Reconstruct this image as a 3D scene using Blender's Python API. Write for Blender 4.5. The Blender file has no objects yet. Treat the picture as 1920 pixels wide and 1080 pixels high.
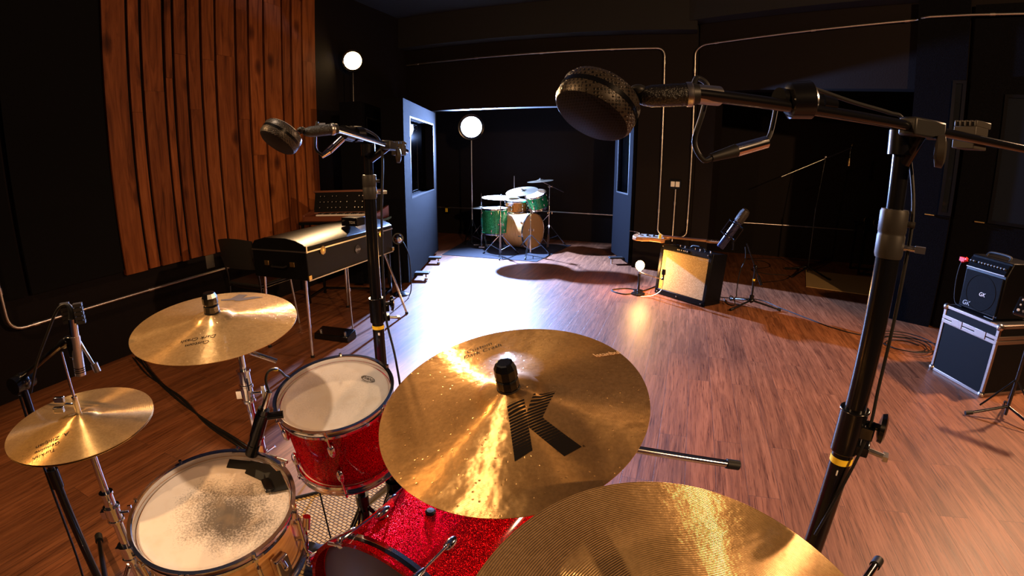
import bpy, math, random
from mathutils import Vector, Matrix, Euler
random.seed(7)
PI = math.pi
sc = bpy.context.scene
col = sc.collection
sin, cos = math.sin, math.cos

# ------------------------------------------------------------------ camera (fisheye-like wide lens)
cd = bpy.data.cameras.new('camera')
cam = bpy.data.objects.new('camera', cd)
col.objects.link(cam)
sc.camera = cam
cam.location = (0, 0, 1.45)
PITCH, ROLL = math.radians(15.2), math.radians(0.2)
cam.rotation_mode = 'XYZ'
cam.matrix_world = Matrix.Translation((0, 0, 1.45)) @ Matrix.Rotation(PI/2 - PITCH, 4, 'X') @ Matrix.Rotation(ROLL, 4, 'Z')
cd.type = 'PANO'
cd.sensor_fit = 'HORIZONTAL'
cd.sensor_width = 36.0
cd.clip_start = 0.02
cy = cd
cy.panorama_type = 'FISHEYE_LENS_POLYNOMIAL'
KMM = 1920 / 36.0 / 1000.0
cy.fisheye_fov = PI
cy.fisheye_polynomial_k0 = 0.0
cy.fisheye_polynomial_k1 = -1.082 * KMM
cy.fisheye_polynomial_k2 = 0.0
cy.fisheye_polynomial_k3 = 0.113 * KMM**3
cy.fisheye_polynomial_k4 = 0.0

# ------------------------------------------------------------------ world, colour management
w = bpy.data.worlds.new('world')
sc.world = w
w.use_nodes = True
w.node_tree.nodes['Background'].inputs[0].default_value = (0.10, 0.07, 0.06, 1)
w.node_tree.nodes['Background'].inputs[1].default_value = 0.0
sc.view_settings.view_transform = 'Standard'
sc.view_settings.look = 'None'
sc.view_settings.gamma = 1.0
sc.view_settings.exposure = 0.0
sc.view_settings.use_curve_mapping = False
try:
    sc.cycles.use_denoising = True
    sc.cycles.denoiser = 'OPENIMAGEDENOISE'
    sc.cycles.max_bounces = 8
    sc.cycles.sample_clamp_indirect = 6
except Exception:
    pass

# room axes: U along the back wall (to the right), V into the room
RA = math.radians(19.5)
UX, UY = cos(RA), -sin(RA)
VX, VY = sin(RA), cos(RA)
def uv(u, v, z=0.0):
    return Vector((u*UX + v*VX, u*UY + v*VY, z))

def lamp(name, kind, loc, energy, color, size=0.05, target=None, spot=None, blend=0.4):
    d = bpy.data.lights.new(name, kind)
    d.energy = energy
    d.color = color
    if kind in ('POINT', 'SPOT'):
        d.shadow_soft_size = size
    if kind == 'AREA':
        d.shape = 'DISK'
        d.size = size
    if spot:
        d.spot_size = math.radians(spot)
        d.spot_blend = blend
    o = bpy.data.objects.new(name, d)
    o.location = loc
    if target is not None:
        o.rotation_euler = (Vector(target) - Vector(loc)).to_track_quat('-Z', 'Y').to_euler()
    col.objects.link(o)
    return o

BLUE = (0.30, 0.47, 1.0)
WARM = (1.0, 0.62, 0.30)
BLUE_POS = Vector((-0.67, 8.20, 1.93))
WARM_POS = Vector((-1.95, 6.08, 2.66))
RIGHT_POS = Vector((4.4, 2.5, 2.55))
LEFT_POS = Vector((-2.6, 0.4, 2.7))
lamp('booth_light', 'SPOT', BLUE_POS + Vector((0.02, -0.10, -0.15)), 6400, BLUE, 0.045, (2.4, 1.5, 0.0), 140, 1.0)
lamp('wall_light', 'SPOT', WARM_POS + Vector((0.05, -0.16, 0)), 1000, WARM, 0.05, (0.3, 1.6, 0.5), 52, 0.5)
lamp('right_light', 'SPOT', RIGHT_POS, 520, (1.0, 0.58, 0.32), 0.06, (1.2, 1.6, 0.2), 130, 0.6)
lamp('left_light', 'SPOT', LEFT_POS, 215, (1.0, 0.55, 0.24), 0.06, (-0.9, 1.8, 0.6), 115, 0.6)
lamp('overhead_light', 'SPOT', (-1.0, 0.75, 3.3), 130, (1.0, 0.74, 0.52), 0.06, (-0.45, 1.0, 0.0), 42, 0.8)
lamp('rear_light', 'SPOT', (2.6, -3.0, 3.3), 1200, (1.0, 0.58, 0.28), 0.08, (3.4, 4.6, 0.0), 100, 0.8)

# ------------------------------------------------------------------ materials
MATS = {}
def mat(name, color=(0.5, 0.5, 0.5), rough=0.5, metal=0.0, spec=0.5, emit=None, estr=0.0, coat=0.0, aniso=0.0, trans=0.0, alpha=1.0):
    m = bpy.data.materials.new(name)
    m.use_nodes = True
    b = m.node_tree.nodes['Principled BSDF']
    b.inputs['Base Color'].default_value = (*color, 1)
    b.inputs['Roughness'].default_value = rough
    b.inputs['Metallic'].default_value = metal
    b.inputs['Specular IOR Level'].default_value = spec
    b.inputs['Coat Weight'].default_value = coat
    b.inputs['Coat Roughness'].default_value = 0.08
    b.inputs['Anisotropic'].default_value = aniso
    b.inputs['Transmission Weight'].default_value = trans
    b.inputs['Alpha'].default_value = alpha
    if emit:
        b.inputs['Emission Color'].default_value = (*emit, 1)
        b.inputs['Emission Strength'].default_value = estr
    MATS[name] = m
    return m
def N(m, t, **kw):
    n = m.node_tree.nodes.new(t)
    for k, v in kw.items():
        if k in n.inputs:
            n.inputs[k].default_value = v
        else:
            setattr(n, k, v)
    return n
def L(m, a, b):
    m.node_tree.links.new(a, b)
def B(m):
    return m.node_tree.nodes['Principled BSDF']
def coords(m, kind='Object', scale=(1, 1, 1), rot=(0, 0, 0), loc=(0, 0, 0)):
    tc = N(m, 'ShaderNodeTexCoord')
    mp = N(m, 'ShaderNodeMapping')
    mp.inputs['Scale'].default_value = scale
    mp.inputs['Rotation'].default_value = rot
    mp.inputs['Location'].default_value = loc
    L(m, tc.outputs[kind], mp.inputs['Vector'])
    return mp.outputs['Vector']
def ramp(m, fac, stops):
    r = N(m, 'ShaderNodeValToRGB')
    e = r.color_ramp.elements
    while len(e) > 1:
        e.remove(e[0])
    e[0].position, e[0].color = stops[0][0], (*stops[0][1], 1)
    for p, c in stops[1:]:
        x = e.new(p)
        x.color = (*c, 1)
    L(m, fac, r.inputs['Fac'])
    return r.outputs['Color']
def bump(m, h, strength=0.2, dist=0.01):
    b = N(m, 'ShaderNodeBump')
    b.inputs['Strength'].default_value = strength
    b.inputs['Distance'].default_value = dist
    L(m, h, b.inputs['Height'])
    L(m, b.outputs['Normal'], B(m).inputs['Normal'])
    return b
def noise(m, vec, scale, detail=4, rough=0.55, dist=0.0):
    n = N(m, 'ShaderNodeTexNoise')
    n.inputs['Scale'].default_value = scale
    n.inputs['Detail'].default_value = detail
    n.inputs['Roughness'].default_value = rough
    n.inputs['Distortion'].default_value = dist
    L(m, vec, n.inputs['Vector'])
    return n.outputs['Fac']
def mix(m, fac, a, b, mode='MIX'):
    x = N(m, 'ShaderNodeMix', data_type='RGBA', blend_type=mode)
    for s, v in ((0, fac), (6, a), (7, b)):
        if isinstance(v, (int, float)):
            x.inputs[s].default_value = v
        elif isinstance(v, tuple):
            x.inputs[s].default_value = (*v, 1)
        else:
            L(m, v, x.inputs[s])
    return x.outputs[2]
def mth(m, op, a, b=0.0, c=None):
    x = N(m, 'ShaderNodeMath', operation=op)
    for i, v in enumerate((a, b) if c is None else (a, b, c)):
        if isinstance(v, (int, float)):
            x.inputs[i].default_value = v
        else:
            L(m, v, x.inputs[i])
    return x.outputs[0]

chrome = mat('chrome', (0.80, 0.80, 0.82), 0.12, 1.0)
steel = mat('brushed_steel', (0.52, 0.50, 0.48), 0.32, 1.0)
conduit_m = mat('galvanised_conduit', (0.62, 0.58, 0.54), 0.34, 1.0)
nickel = mat('satin_nickel', (0.78, 0.70, 0.62), 0.33, 1.0)
black = mat('black_paint', (0.004, 0.004, 0.0045), 0.20, 0, 0.4)
casem = mat('matt_black_laminate', (0.004, 0.004, 0.0045), 0.65, 0, 0.12)
blackm = mat('black_metal', (0.004, 0.004, 0.0045), 0.19, 0.0, 0.5)
rubber = mat('black_rubber', (0.006, 0.006, 0.006), 0.55, 0, 0.3)
plastic = mat('dark_plastic', (0.012, 0.012, 0.012), 0.45, 0, 0.35)
brass = mat('brass', (0.75, 0.55, 0.20), 0.3, 1.0)
yellow = mat('yellow_tape', (0.85, 0.58, 0.02), 0.6)
whitep = mat('white_plate', (0.75, 0.73, 0.70), 0.5)
greyp = mat('grey_label', (0.45, 0.43, 0.40), 0.5)
redp = mat('red_plastic', (0.75, 0.02, 0.02), 0.4)
ink = mat('black_ink', (0.006, 0.004, 0.003), 0.7, 0, 0.12)
inkgrey = mat('faded_ink', (0.07, 0.045, 0.028), 0.7, 0, 0.2)
inkpale = mat('pale_ink', (0.85, 0.62, 0.38), 0.6)
glass = mat('dark_glass', (0.01, 0.012, 0.016), 0.04, 0.0, 0.6)
wallm = mat('black_wall_paint', (0.0075, 0.0052, 0.0046), 0.75, 0, 0.12)
v = coords(wallm, 'Object'); bump(wallm, noise(wallm, v, 60, 3), 0.25, 0.004)
blackcloth = mat('black_cloth', (0.006, 0.006, 0.006), 0.95, 0, 0.1)
ceilm = mat('black_ceiling', (0.006, 0.006, 0.007), 0.9)
# dark carpet covering the gobos
carpet = mat('gobo_carpet', (0.045, 0.045, 0.050), 1.0, 0, 0.04)
v = coords(carpet, 'Object'); n = noise(carpet, v, 120, 5, 0.7)
L(carpet, ramp(carpet, n, [(0.3, (0.0014, 0.0014, 0.0018)), (0.7, (0.0055, 0.0055, 0.0072))]), B(carpet).inputs['Base Color'])
bump(carpet, n, 0.6, 0.006)
matcl = mat('black_stage_mat', (0.02, 0.02, 0.024), 0.9, 0, 0.2)
v = coords(matcl, 'Object'); n = noise(matcl, v, 200, 3)
bump(matcl, n, 0.5, 0.004)

# floor: wood-look planks running along V
floorm = mat('plank_floor', (0.3, 0.12, 0.06), 0.4, 0, 0.5)
def make_floor(m):
    v = coords(m, 'Object', rot=(0, 0, RA - PI/2))   # plank length along texture x
    v.node.vector_type = 'POINT'
    br = N(m, 'ShaderNodeTexBrick')
    br.offset = 0.37; br.offset_frequency = 2; br.squash = 1
    br.inputs['Scale'].default_value = 1.0
    br.inputs['Mortar Size'].default_value = 0.0012
    br.inputs['Mortar Smooth'].default_value = 0.1
    br.inputs['Brick Width'].default_value = 1.22
    br.inputs['Row Height'].default_value = 0.15
    br.inputs['Bias'].default_value = 0.0
    br.inputs['Color1'].default_value = (0, 0, 0, 1)
    br.inputs['Color2'].default_value = (1, 1, 1, 1)
    br.inputs['Mortar'].default_value = (0.5, 0.5, 0.5, 1)
    L(m, v, br.inputs['Vector'])
    # each plank shifts its grain
    sep = N(m, 'ShaderNodeSeparateXYZ'); L(m, v, sep.inputs[0])
    rnd = N(m, 'ShaderNodeSeparateColor'); L(m, br.outputs['Color'], rnd.inputs[0])
    r = rnd.outputs[0]
    cx = N(m, 'ShaderNodeCombineXYZ')
    L(m, mth(m, 'MULTIPLY_ADD', sep.outputs[0], 1.0, mth(m, 'MULTIPLY', r, 7.3)), cx.inputs[0])
    L(m, mth(m, 'MULTIPLY', sep.outputs[1], 13.0), cx.inputs[1])
    L(m, mth(m, 'MULTIPLY', r, 31.0), cx.inputs[2])
    g1 = noise(m, cx.outputs[0], 1.6, 8, 0.62, 0.9)
    cx2 = N(m, 'ShaderNodeCombineXYZ')
    L(m, mth(m, 'MULTIPLY_ADD', sep.outputs[0], 3.2, mth(m, 'MULTIPLY', r, 3.1)), cx2.inputs[0])
    L(m, mth(m, 'MULTIPLY', sep.outputs[1], 95.0), cx2.inputs[1])
    L(m, mth(m, 'MULTIPLY', r, 11.0), cx2.inputs[2])
    g2 = noise(m, cx2.outputs[0], 1.6, 5, 0.62, 0.9)
    c1 = ramp(m, g1, [(0.25, (0.085, 0.026, 0.008)), (0.42, (0.168, 0.060, 0.022)), (0.56, (0.235, 0.088, 0.034)), (0.75, (0.31, 0.125, 0.055))])
    c2 = ramp(m, g2, [(0.36, (0.26, 0.18, 0.14)), (0.45, (0.85, 0.80, 0.78)), (0.56, (1, 1, 1)), (0.8, (1.15, 1.08, 1.02))])
    c = mix(m, 0.85, c1, c2, 'MULTIPLY')
    tone = ramp(m, r, [(0.0, (0.74, 0.72, 0.72)), (0.5, (1, 1, 1)), (1.0, (1.16, 1.06, 1.0))])
    c = mix(m, 0.6, c, tone, 'MULTIPLY')
    seam = mth(m, 'SUBTRACT', 1.0, br.outputs['Fac'])
    c = mix(m, mth(m, 'MULTIPLY', br.outputs['Fac'], 0.75), c, (0.03, 0.012, 0.006))
    L(m, c, B(m).inputs['Base Color'])
    rr = mth(m, 'MULTIPLY_ADD', g2, 0.22, 0.36)
    L(m, rr, B(m).inputs['Roughness'])
    h = mth(m, 'ADD', mth(m, 'MULTIPLY', g2, 0.5), mth(m, 'MULTIPLY', seam, 0.6))
    bump(m, h, 0.35, 0.003)
make_floor(floorm)

# knotty stained boards of the left wall
boardm = mat('stained_pine_boards', (0.4, 0.12, 0.03), 0.6, 0, 0.15)
def make_boards(m):
    geo = N(m, 'ShaderNodeNewGeometry')
    r = geo.outputs['Random Per Island']
    tc = N(m, 'ShaderNodeTexCoord')
    sep = N(m, 'ShaderNodeSeparateXYZ'); L(m, tc.outputs['Object'], sep.inputs[0])
    cx = N(m, 'ShaderNodeCombineXYZ')
    L(m, mth(m, 'MULTIPLY', sep.outputs[0], 9.0), cx.inputs[0])
    L(m, mth(m, 'MULTIPLY_ADD', sep.outputs[1], 9.0, mth(m, 'MULTIPLY', r, 17.0)), cx.inputs[1])
    L(m, mth(m, 'MULTIPLY_ADD', sep.outputs[2], 1.1, mth(m, 'MULTIPLY', r, 29.0)), cx.inputs[2])
    g = noise(m, cx.outputs[0], 1.5, 7, 0.6, 1.2)
    c = ramp(m, g, [(0.26, (0.075, 0.019, 0.004)), (0.46, (0.215, 0.062, 0.014)), (0.62, (0.30, 0.095, 0.024)), (0.8, (0.38, 0.135, 0.038))])
    fine = N(m, 'ShaderNodeCombineXYZ')
    L(m, mth(m, 'MULTIPLY', sep.outputs[0], 120.0), fine.inputs[0])
    L(m, mth(m, 'MULTIPLY_ADD', sep.outputs[1], 120.0, mth(m, 'MULTIPLY', r, 5.0)), fine.inputs[1])
    L(m, mth(m, 'MULTIPLY', sep.outputs[2], 2.0), fine.inputs[2])
    g2 = noise(m, fine.outputs[0], 1.0, 4, 0.6)
    c = mix(m, 0.5, c, ramp(m, g2, [(0.3, (0.5, 0.45, 0.4)), (0.6, (1, 1, 1))]), 'MULTIPLY')
    # knots: squashed voronoi cells
    kn = N(m, 'ShaderNodeCombineXYZ')
    L(m, mth(m, 'MULTIPLY', sep.outputs[0], 6.0), kn.inputs[0])
    L(m, mth(m, 'MULTIPLY_ADD', sep.outputs[1], 6.0, mth(m, 'MULTIPLY', r, 40.0)), kn.inputs[1])
    L(m, mth(m, 'MULTIPLY_ADD', sep.outputs[2], 3.4, mth(m, 'MULTIPLY', r, 13.0)), kn.inputs[2])
    vo = N(m, 'ShaderNodeTexVoronoi'); vo.inputs['Scale'].default_value = 0.62
    L(m, kn.outputs[0], vo.inputs['Vector'])
    k = ramp(m, mth(m, 'ADD', vo.outputs['Distance'], mth(m, 'MULTIPLY', g2, 0.06)), [(0.07, (0.16, 0.12, 0.10)), (0.15, (0.45, 0.38, 0.34)), (0.24, (1, 1, 1))])
    c = mix(m, 0.85, c, k, 'MULTIPLY')
    tone = ramp(m, r, [(0.0, (0.62, 0.55, 0.52)), (0.5, (0.95, 0.93, 0.9)), (1.0, (1.15, 1.1, 1.05))])
    c = mix(m, 0.8, c, tone, 'MULTIPLY')
    L(m, c, B(m).inputs['Base Color'])
    bump(m, g2, 0.25, 0.002)
make_boards(boardm)

# red / green glitter wraps
def sparkle(name, c0, c1, c2, scale=900):
    m = mat(name)
    nt = m.node_tree; out = nt.nodes['Material Output']; nt.nodes.remove(B(m))
    v = coords(m, 'Object')
    vo = N(m, 'ShaderNodeTexVoronoi'); vo.inputs['Scale'].default_value = scale
    L(m, v, vo.inputs['Vector'])
    sp = N(m, 'ShaderNodeSeparateColor'); L(m, vo.outputs['Color'], sp.inputs[0])
    c = ramp(m, sp.outputs[0], [(0.0, c0), (0.5, c1), (0.82, c2), (1.0, tuple(min(1, x*1.2+0.02) for x in c2))])
    # every flake leans its own way
    g = N(m, 'ShaderNodeNewGeometry')
    va = N(m, 'ShaderNodeVectorMath', operation='MULTIPLY_ADD'); va.inputs[1].default_value = (1.0, 1.0, 1.0)
    sub = N(m, 'ShaderNodeVectorMath', operation='SUBTRACT'); sub.inputs[1].default_value = (0.5, 0.5, 0.5)
    L(m, vo.outputs['Color'], va.inputs[0]); L(m, g.outputs['Normal'], sub.inputs[0]); L(m, sub.outputs[0], va.inputs[2])
    no = N(m, 'ShaderNodeVectorMath', operation='NORMALIZE'); L(m, va.outputs[0], no.inputs[0])
    df = N(m, 'ShaderNodeBsdfDiffuse'); L(m, c, df.inputs['Color']); L(m, no.outputs[0], df.inputs['Normal'])
    gl = N(m, 'ShaderNodeBsdfGlossy'); gl.inputs['Roughness'].default_value = 0.30; L(m, c, gl.inputs['Color']); L(m, no.outputs[0], gl.inputs['Normal'])
    m1 = N(m, 'ShaderNodeMixShader'); m1.inputs[0].default_value = 0.55; L(m, df.outputs[0], m1.inputs[1]); L(m, gl.outputs[0], m1.inputs[2])
    ct = N(m, 'ShaderNodeBsdfGlossy'); ct.inputs['Roughness'].default_value = 0.05; ct.inputs['Color'].default_value = (1, 1, 1, 1)
    m2 = N(m, 'ShaderNodeMixShader'); m2.inputs[0].default_value = 0.035; L(m, m1.outputs[0], m2.inputs[1]); L(m, ct.outputs[0], m2.inputs[2])
    L(m, m2.outputs[0], out.inputs[0])
    return m
redspark = sparkle('red_glitter_wrap', (0.05, 0.0, 0.002), (0.30, 0.0, 0.003), (0.90, 0.003, 0.008), 900)
greenspark = sparkle('green_glitter_wrap', (0.0, 0.03, 0.01), (0.005, 0.16, 0.05), (0.05, 0.5, 0.2), 300)
brownspark = sparkle('amber_glitter_wrap', (0.06, 0.015, 0.0), (0.25, 0.07, 0.01), (0.6, 0.25, 0.06), 300)
maple = mat('maple_shell', (0.62, 0.30, 0.09), 0.3, 0, 0.5, coat=0.6)
v = coords(maple, 'Object', scale=(3, 3, 40)); L(maple, ramp(maple, noise(maple, v, 3, 4), [(0.3, (0.50, 0.22, 0.06)), (0.7, (0.74, 0.40, 0.14))]), B(maple).inputs['Base Color'])
walnut = mat('dark_walnut', (0.13, 0.035, 0.015), 0.4)
rosewood = mat('guitar_neck_wood', (0.45, 0.20, 0.07), 0.4)
goldhead = mat('gold_bass_head', (0.42, 0.21, 0.06), 0.45)
headm = mat('coated_head', (0.86, 0.76, 0.66), 0.62, 0, 0.3)
headclear = mat('clear_grey_head', (0.20, 0.16, 0.13), 0.4)

def worn_head(name, dx, dy, amt, seed):
    m = mat(name, (0.80, 0.70, 0.60), 0.62, 0, 0.3)
    tc = N(m, 'ShaderNodeTexCoord')
    mp = N(m, 'ShaderNodeMapping'); mp.inputs['Location'].default_value = (-dx, -dy, 0)
    L(m, tc.outputs['Object'], mp.inputs['Vector'])
    ln = N(m, 'ShaderNodeVectorMath', operation='LENGTH')
    mp2 = N(m, 'ShaderNodeMapping'); mp2.inputs['Scale'].default_value = (1.0, 1.25, 1)
    mp2.inputs['Rotation'].default_value = (0, 0, -0.7)
    L(m, mp.outputs[0], mp2.inputs[0]); L(m, mp2.outputs[0], ln.inputs[0])
    big = noise(m, mp.outputs[0], 9 + seed, 5, 0.6)
    fine = noise(m, mp.outputs[0], 210, 4, 0.75)
    d = mth(m, 'ADD', mth(m, 'MULTIPLY', ln.outputs['Value'], -8.0), mth(m, 'MULTIPLY_ADD', big, 1.7, 0.12))
    d2 = mth(m, 'ADD', d, mth(m, 'MULTIPLY_ADD', fine, 2.2, -0.95))
    dirt = ramp(m, d2, [(0.0, (0, 0, 0)), (0.75, (1, 1, 1))])
    dirt = mth(m, 'MULTIPLY', dirt, amt)
    c = mix(m, dirt, (0.82, 0.72, 0.62), (0.07, 0.05, 0.032))
    warm = noise(m, mp.outputs[0], 22, 2, 0.5)
    c = mix(m, mth(m, 'MULTIPLY', ramp(m, warm, [(0.5, (0, 0, 0)), (0.8, (1, 1, 1))]), 0.25), c, (0.55, 0.36, 0.18))
    L(m, c, B(m).inputs['Base Color'])
    bump(m, fine, 0.12, 0.001)
    return m
snarehead = worn_head('worn_coated_head', 0.045, -0.005, 0.92, 0)
tomhead = worn_head('light_worn_head', -0.02, 0.0, 0.20, 3)

def bronze(name, base, dark, rough, ringper, ringstr, hamscale, hamstr, aniso=0.92, bigk=1.2, fill=0.32):
    m = mat(name, base, rough, 1.0, 0.5, aniso=aniso)
    B(m).inputs['Anisotropic Rotation'].default_value = 0.25
    tc = N(m, 'ShaderNodeTexCoord')
    sep = N(m, 'ShaderNodeSeparateXYZ'); L(m, tc.outputs['Object'], sep.inputs[0])
    rad = mth(m, 'SQRT', mth(m, 'ADD', mth(m, 'POWER', sep.outputs[0], 2.0), mth(m, 'POWER', sep.outputs[1], 2.0)))
    n1 = noise(m, tc.outputs['Object'], 8, 5, 0.65)
    n0 = noise(m, tc.outputs['Object'], 160, 3, 0.7)
    c = ramp(m, n1, [(0.3, dark), (0.65, base)])
    c = mix(m, 0.35, c, ramp(m, n0, [(0.35, (0.55, 0.5, 0.42)), (0.6, (1, 1, 1))]), 'MULTIPLY')
    L(m, c, B(m).inputs['Base Color'])
    wob = mth(m, 'MULTIPLY_ADD', n1, 0.004, rad)
    ring = mth(m, 'SINE', mth(m, 'MULTIPLY', wob, 2*PI/ringper))
    big = noise(m, tc.outputs['Object'], hamscale*0.45, 2, 0.4)
    vo = N(m, 'ShaderNodeTexVoronoi'); vo.feature = 'F1'; vo.inputs['Scale'].default_value = hamscale
    L(m, tc.outputs['Object'], vo.inputs['Vector'])
    dents = ramp(m, vo.outputs['Distance'], [(0.0, (0, 0, 0)), (0.16, (1, 1, 1))])
    h = mth(m, 'ADD', mth(m, 'MULTIPLY', ring, ringstr), mth(m, 'ADD', mth(m, 'MULTIPLY', dents, hamstr*0.4), mth(m, 'MULTIPLY', big, hamstr*bigk)))
    bump(m, h, 0.6, 0.0009)
    tg = N(m, 'ShaderNodeTangent'); tg.direction_type = 'RADIAL'; tg.axis = 'Z'
    L(m, tg.outputs[0], B(m).inputs['Tangent'])
    L(m, mth(m, 'MULTIPLY_ADD', n1, 0.12, rough - 0.06), B(m).inputs['Roughness'])
    b1 = B(m)
    b2 = m.node_tree.nodes.new('ShaderNodeBsdfPrincipled'); b2.inputs['Metallic'].default_value = 1.0; b2.inputs['Roughness'].default_value = 0.62
    L(m, c, b2.inputs['Base Color']); L(m, b1.inputs['Normal'].links[0].from_socket, b2.inputs['Normal'])
    mx = N(m, 'ShaderNodeMixShader'); mx.inputs[0].default_value = fill
    out = m.node_tree.nodes['Material Output']
    L(m, b1.outputs[0], mx.inputs[1]); L(m, b2.outputs[0], mx.inputs[2]); L(m, mx.outputs[0], out.inputs[0])
    return m
bronzeK = bronze('hammered_dark_bronze', (0.80, 0.47, 0.17), (0.62, 0.34, 0.11), 0.29, 0.0011, 0.05, 80, 2.0)
bronzeC = bronze('hammered_golden_bronze', (0.90, 0.62, 0.29), (0.74, 0.47, 0.19), 0.24, 0.0011, 0.05, 85, 1.3)
bronzeH = bronze('lathed_old_bronze', (0.66, 0.43, 0.17), (0.46, 0.28, 0.10), 0.29, 0.0018, 0.16, 40, 0.2)
bronzeR = bronze('grooved_ride_bronze', (0.80, 0.55, 0.27), (0.62, 0.40, 0.18), 0.30, 0.0026, 1.1, 30, 1.5, bigk=2.4, fill=0.40)
bronzeF = mat('pale_bronze', (0.75, 0.62, 0.42), 0.3, 1.0)

# woven straw-coloured rug under the kit
weave = mat('woven_straw_rug', (0.45, 0.28, 0.09), 0.85, 0, 0.2)
v = coords(weave, 'Object', rot=(0, 0, 0.5))
vo = N(weave, 'ShaderNodeTexBrick')
vo.inputs['Scale'].default_value = 1.0; vo.inputs['Brick Width'].default_value = 0.024; vo.inputs['Row Height'].default_value = 0.015
vo.inputs['Mortar Size'].default_value = 0.0034; vo.inputs['Mortar Smooth'].default_value = 0.9
vo.inputs['Color1'].default_value = (0.42, 0.25, 0.08, 1); vo.inputs['Color2'].default_value = (0.55, 0.36, 0.13, 1); vo.inputs['Mortar'].default_value = (0.07, 0.035, 0.01, 1)
L(weave, v, vo.inputs['Vector']); L(weave, vo.outputs['Color'], B(weave).inputs['Base Color'])
bump(weave, mth(weave, 'SUBTRACT', 1.0, vo.outputs['Fac']), 0.9, 0.004)
rugm = mat('beige_rug', (0.42, 0.28, 0.12), 0.95, 0, 0.2)
v = coords(rugm, 'Object'); bump(rugm, noise(rugm, v, 150, 3), 0.5, 0.004)
# speaker grille cloth
grille = mat('tan_grille_cloth', (0.55, 0.36, 0.14), 0.7)
v = coords(grille, 'Object')
wv = N(grille, 'ShaderNodeTexWave'); wv.bands_direction = 'Y'; wv.inputs['Scale'].default_value = 26; wv.inputs['Distortion'].default_value = 2.5; wv.inputs['Detail'].default_value = 3; wv.inputs['Detail Scale'].default_value = 8
L(grille, v, wv.inputs['Vector'])
L(grille, ramp(grille, wv.outputs['Fac'], [(0.2, (0.40, 0.27, 0.10)), (0.75, (0.80, 0.60, 0.30))]), B(grille).inputs['Base Color'])
grilleb = mat('black_grille', (0.004, 0.004, 0.004), 0.7, 0.0, 0.1)
v = coords(grilleb, 'Object', scale=(160, 160, 160)); vo = N(grilleb, 'ShaderNodeTexVoronoi'); L(grilleb, v, vo.inputs['Vector']); bump(grilleb, vo.outputs['Distance'], 0.6, 0.002)
tolex = mat('black_tolex', (0.0030, 0.0030, 0.0034), 0.34, 0, 0.14)
v = coords(tolex, 'Object'); bump(tolex, noise(tolex, v, 260, 3), 0.5, 0.002)
# perforated microphone shell
perf = mat('perforated_black_metal', (0.05, 0.045, 0.04), 0.42, 0.3)
v = coords(perf, 'Object', scale=(1, 1, 1))
vo = N(perf, 'ShaderNodeTexVoronoi'); vo.inputs['Scale'].default_value = 300; vo.inputs['Randomness'].default_value = 0.0
L(perf, v, vo.inputs['Vector'])
L(perf, ramp(perf, vo.outputs['Distance'], [(0.30, (0.001, 0.001, 0.001)), (0.36, (0.040, 0.031, 0.023))]), B(perf).inputs['Base Color'])
bump(perf, ramp(perf, vo.outputs['Distance'], [(0.30, (0, 0, 0)), (0.45, (1, 1, 1))]), 0.8, 0.002)
meshm = mat('fine_black_gauze', (0.03, 0.025, 0.035), 0.7, 0.0, 0.12)
v = coords(meshm, 'Object'); vo = N(meshm, 'ShaderNodeTexVoronoi'); vo.inputs['Scale'].default_value = 420; vo.inputs['Randomness'].default_value = 0.0
L(meshm, v, vo.inputs['Vector']); L(meshm, ramp(meshm, vo.outputs['Distance'], [(0.25, (0.0006, 0.0006, 0.0006)), (0.5, (0.013, 0.010, 0.015))]), B(meshm).inputs['Base Color'])
crackle = mat('crackle_black_paint', (0.006, 0.0055, 0.005), 0.30, 0, 0.5)
gunmetal = mat('gunmetal', (0.022, 0.020, 0.018), 0.5, 0.0, 0.25)
v = coords(crackle, 'Object'); bump(crackle, noise(crackle, v, 420, 3), 0.8, 0.002)
def thin_pane(name, tint):
    m = mat(name)
    nt = m.node_tree; out = nt.nodes['Material Output']; nt.nodes.remove(B(m))
    tr = N(m, 'ShaderNodeBsdfTransparent'); tr.inputs[0].default_value = (*tint, 1)
    gl = N(m, 'ShaderNodeBsdfGlossy'); gl.inputs['Roughness'].default_value = 0.03
    fr = N(m, 'ShaderNodeFresnel'); fr.inputs[0].default_value = 1.5
    mx = N(m, 'ShaderNodeMixShader'); L(m, fr.outputs[0], mx.inputs[0]); L(m, tr.outputs[0], mx.inputs[1]); L(m, gl.outputs[0], mx.inputs[2])
    L(m, mx.outputs[0], out.inputs[0])
    return m
pane_m = thin_pane('window_glass', (0.78, 0.82, 0.85))
bulbW = mat('warm_bulb_glow', (1, 0.8, 0.5), 0.5, emit=(1.0, 0.62, 0.28), estr=22)
bulbB = mat('daylight_lamp_glow', (0.8, 0.9, 1), 0.5, emit=(0.62, 0.74, 1.0), estr=14)
bulbA = mat('amber_bulb_glow', (1, 0.7, 0.3), 0.5, emit=(1.0, 0.50, 0.12), estr=30)
tapeblk = mat('black_gaffer_tape', (0.008, 0.007, 0.005), 0.6, 0, 0.3)

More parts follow.
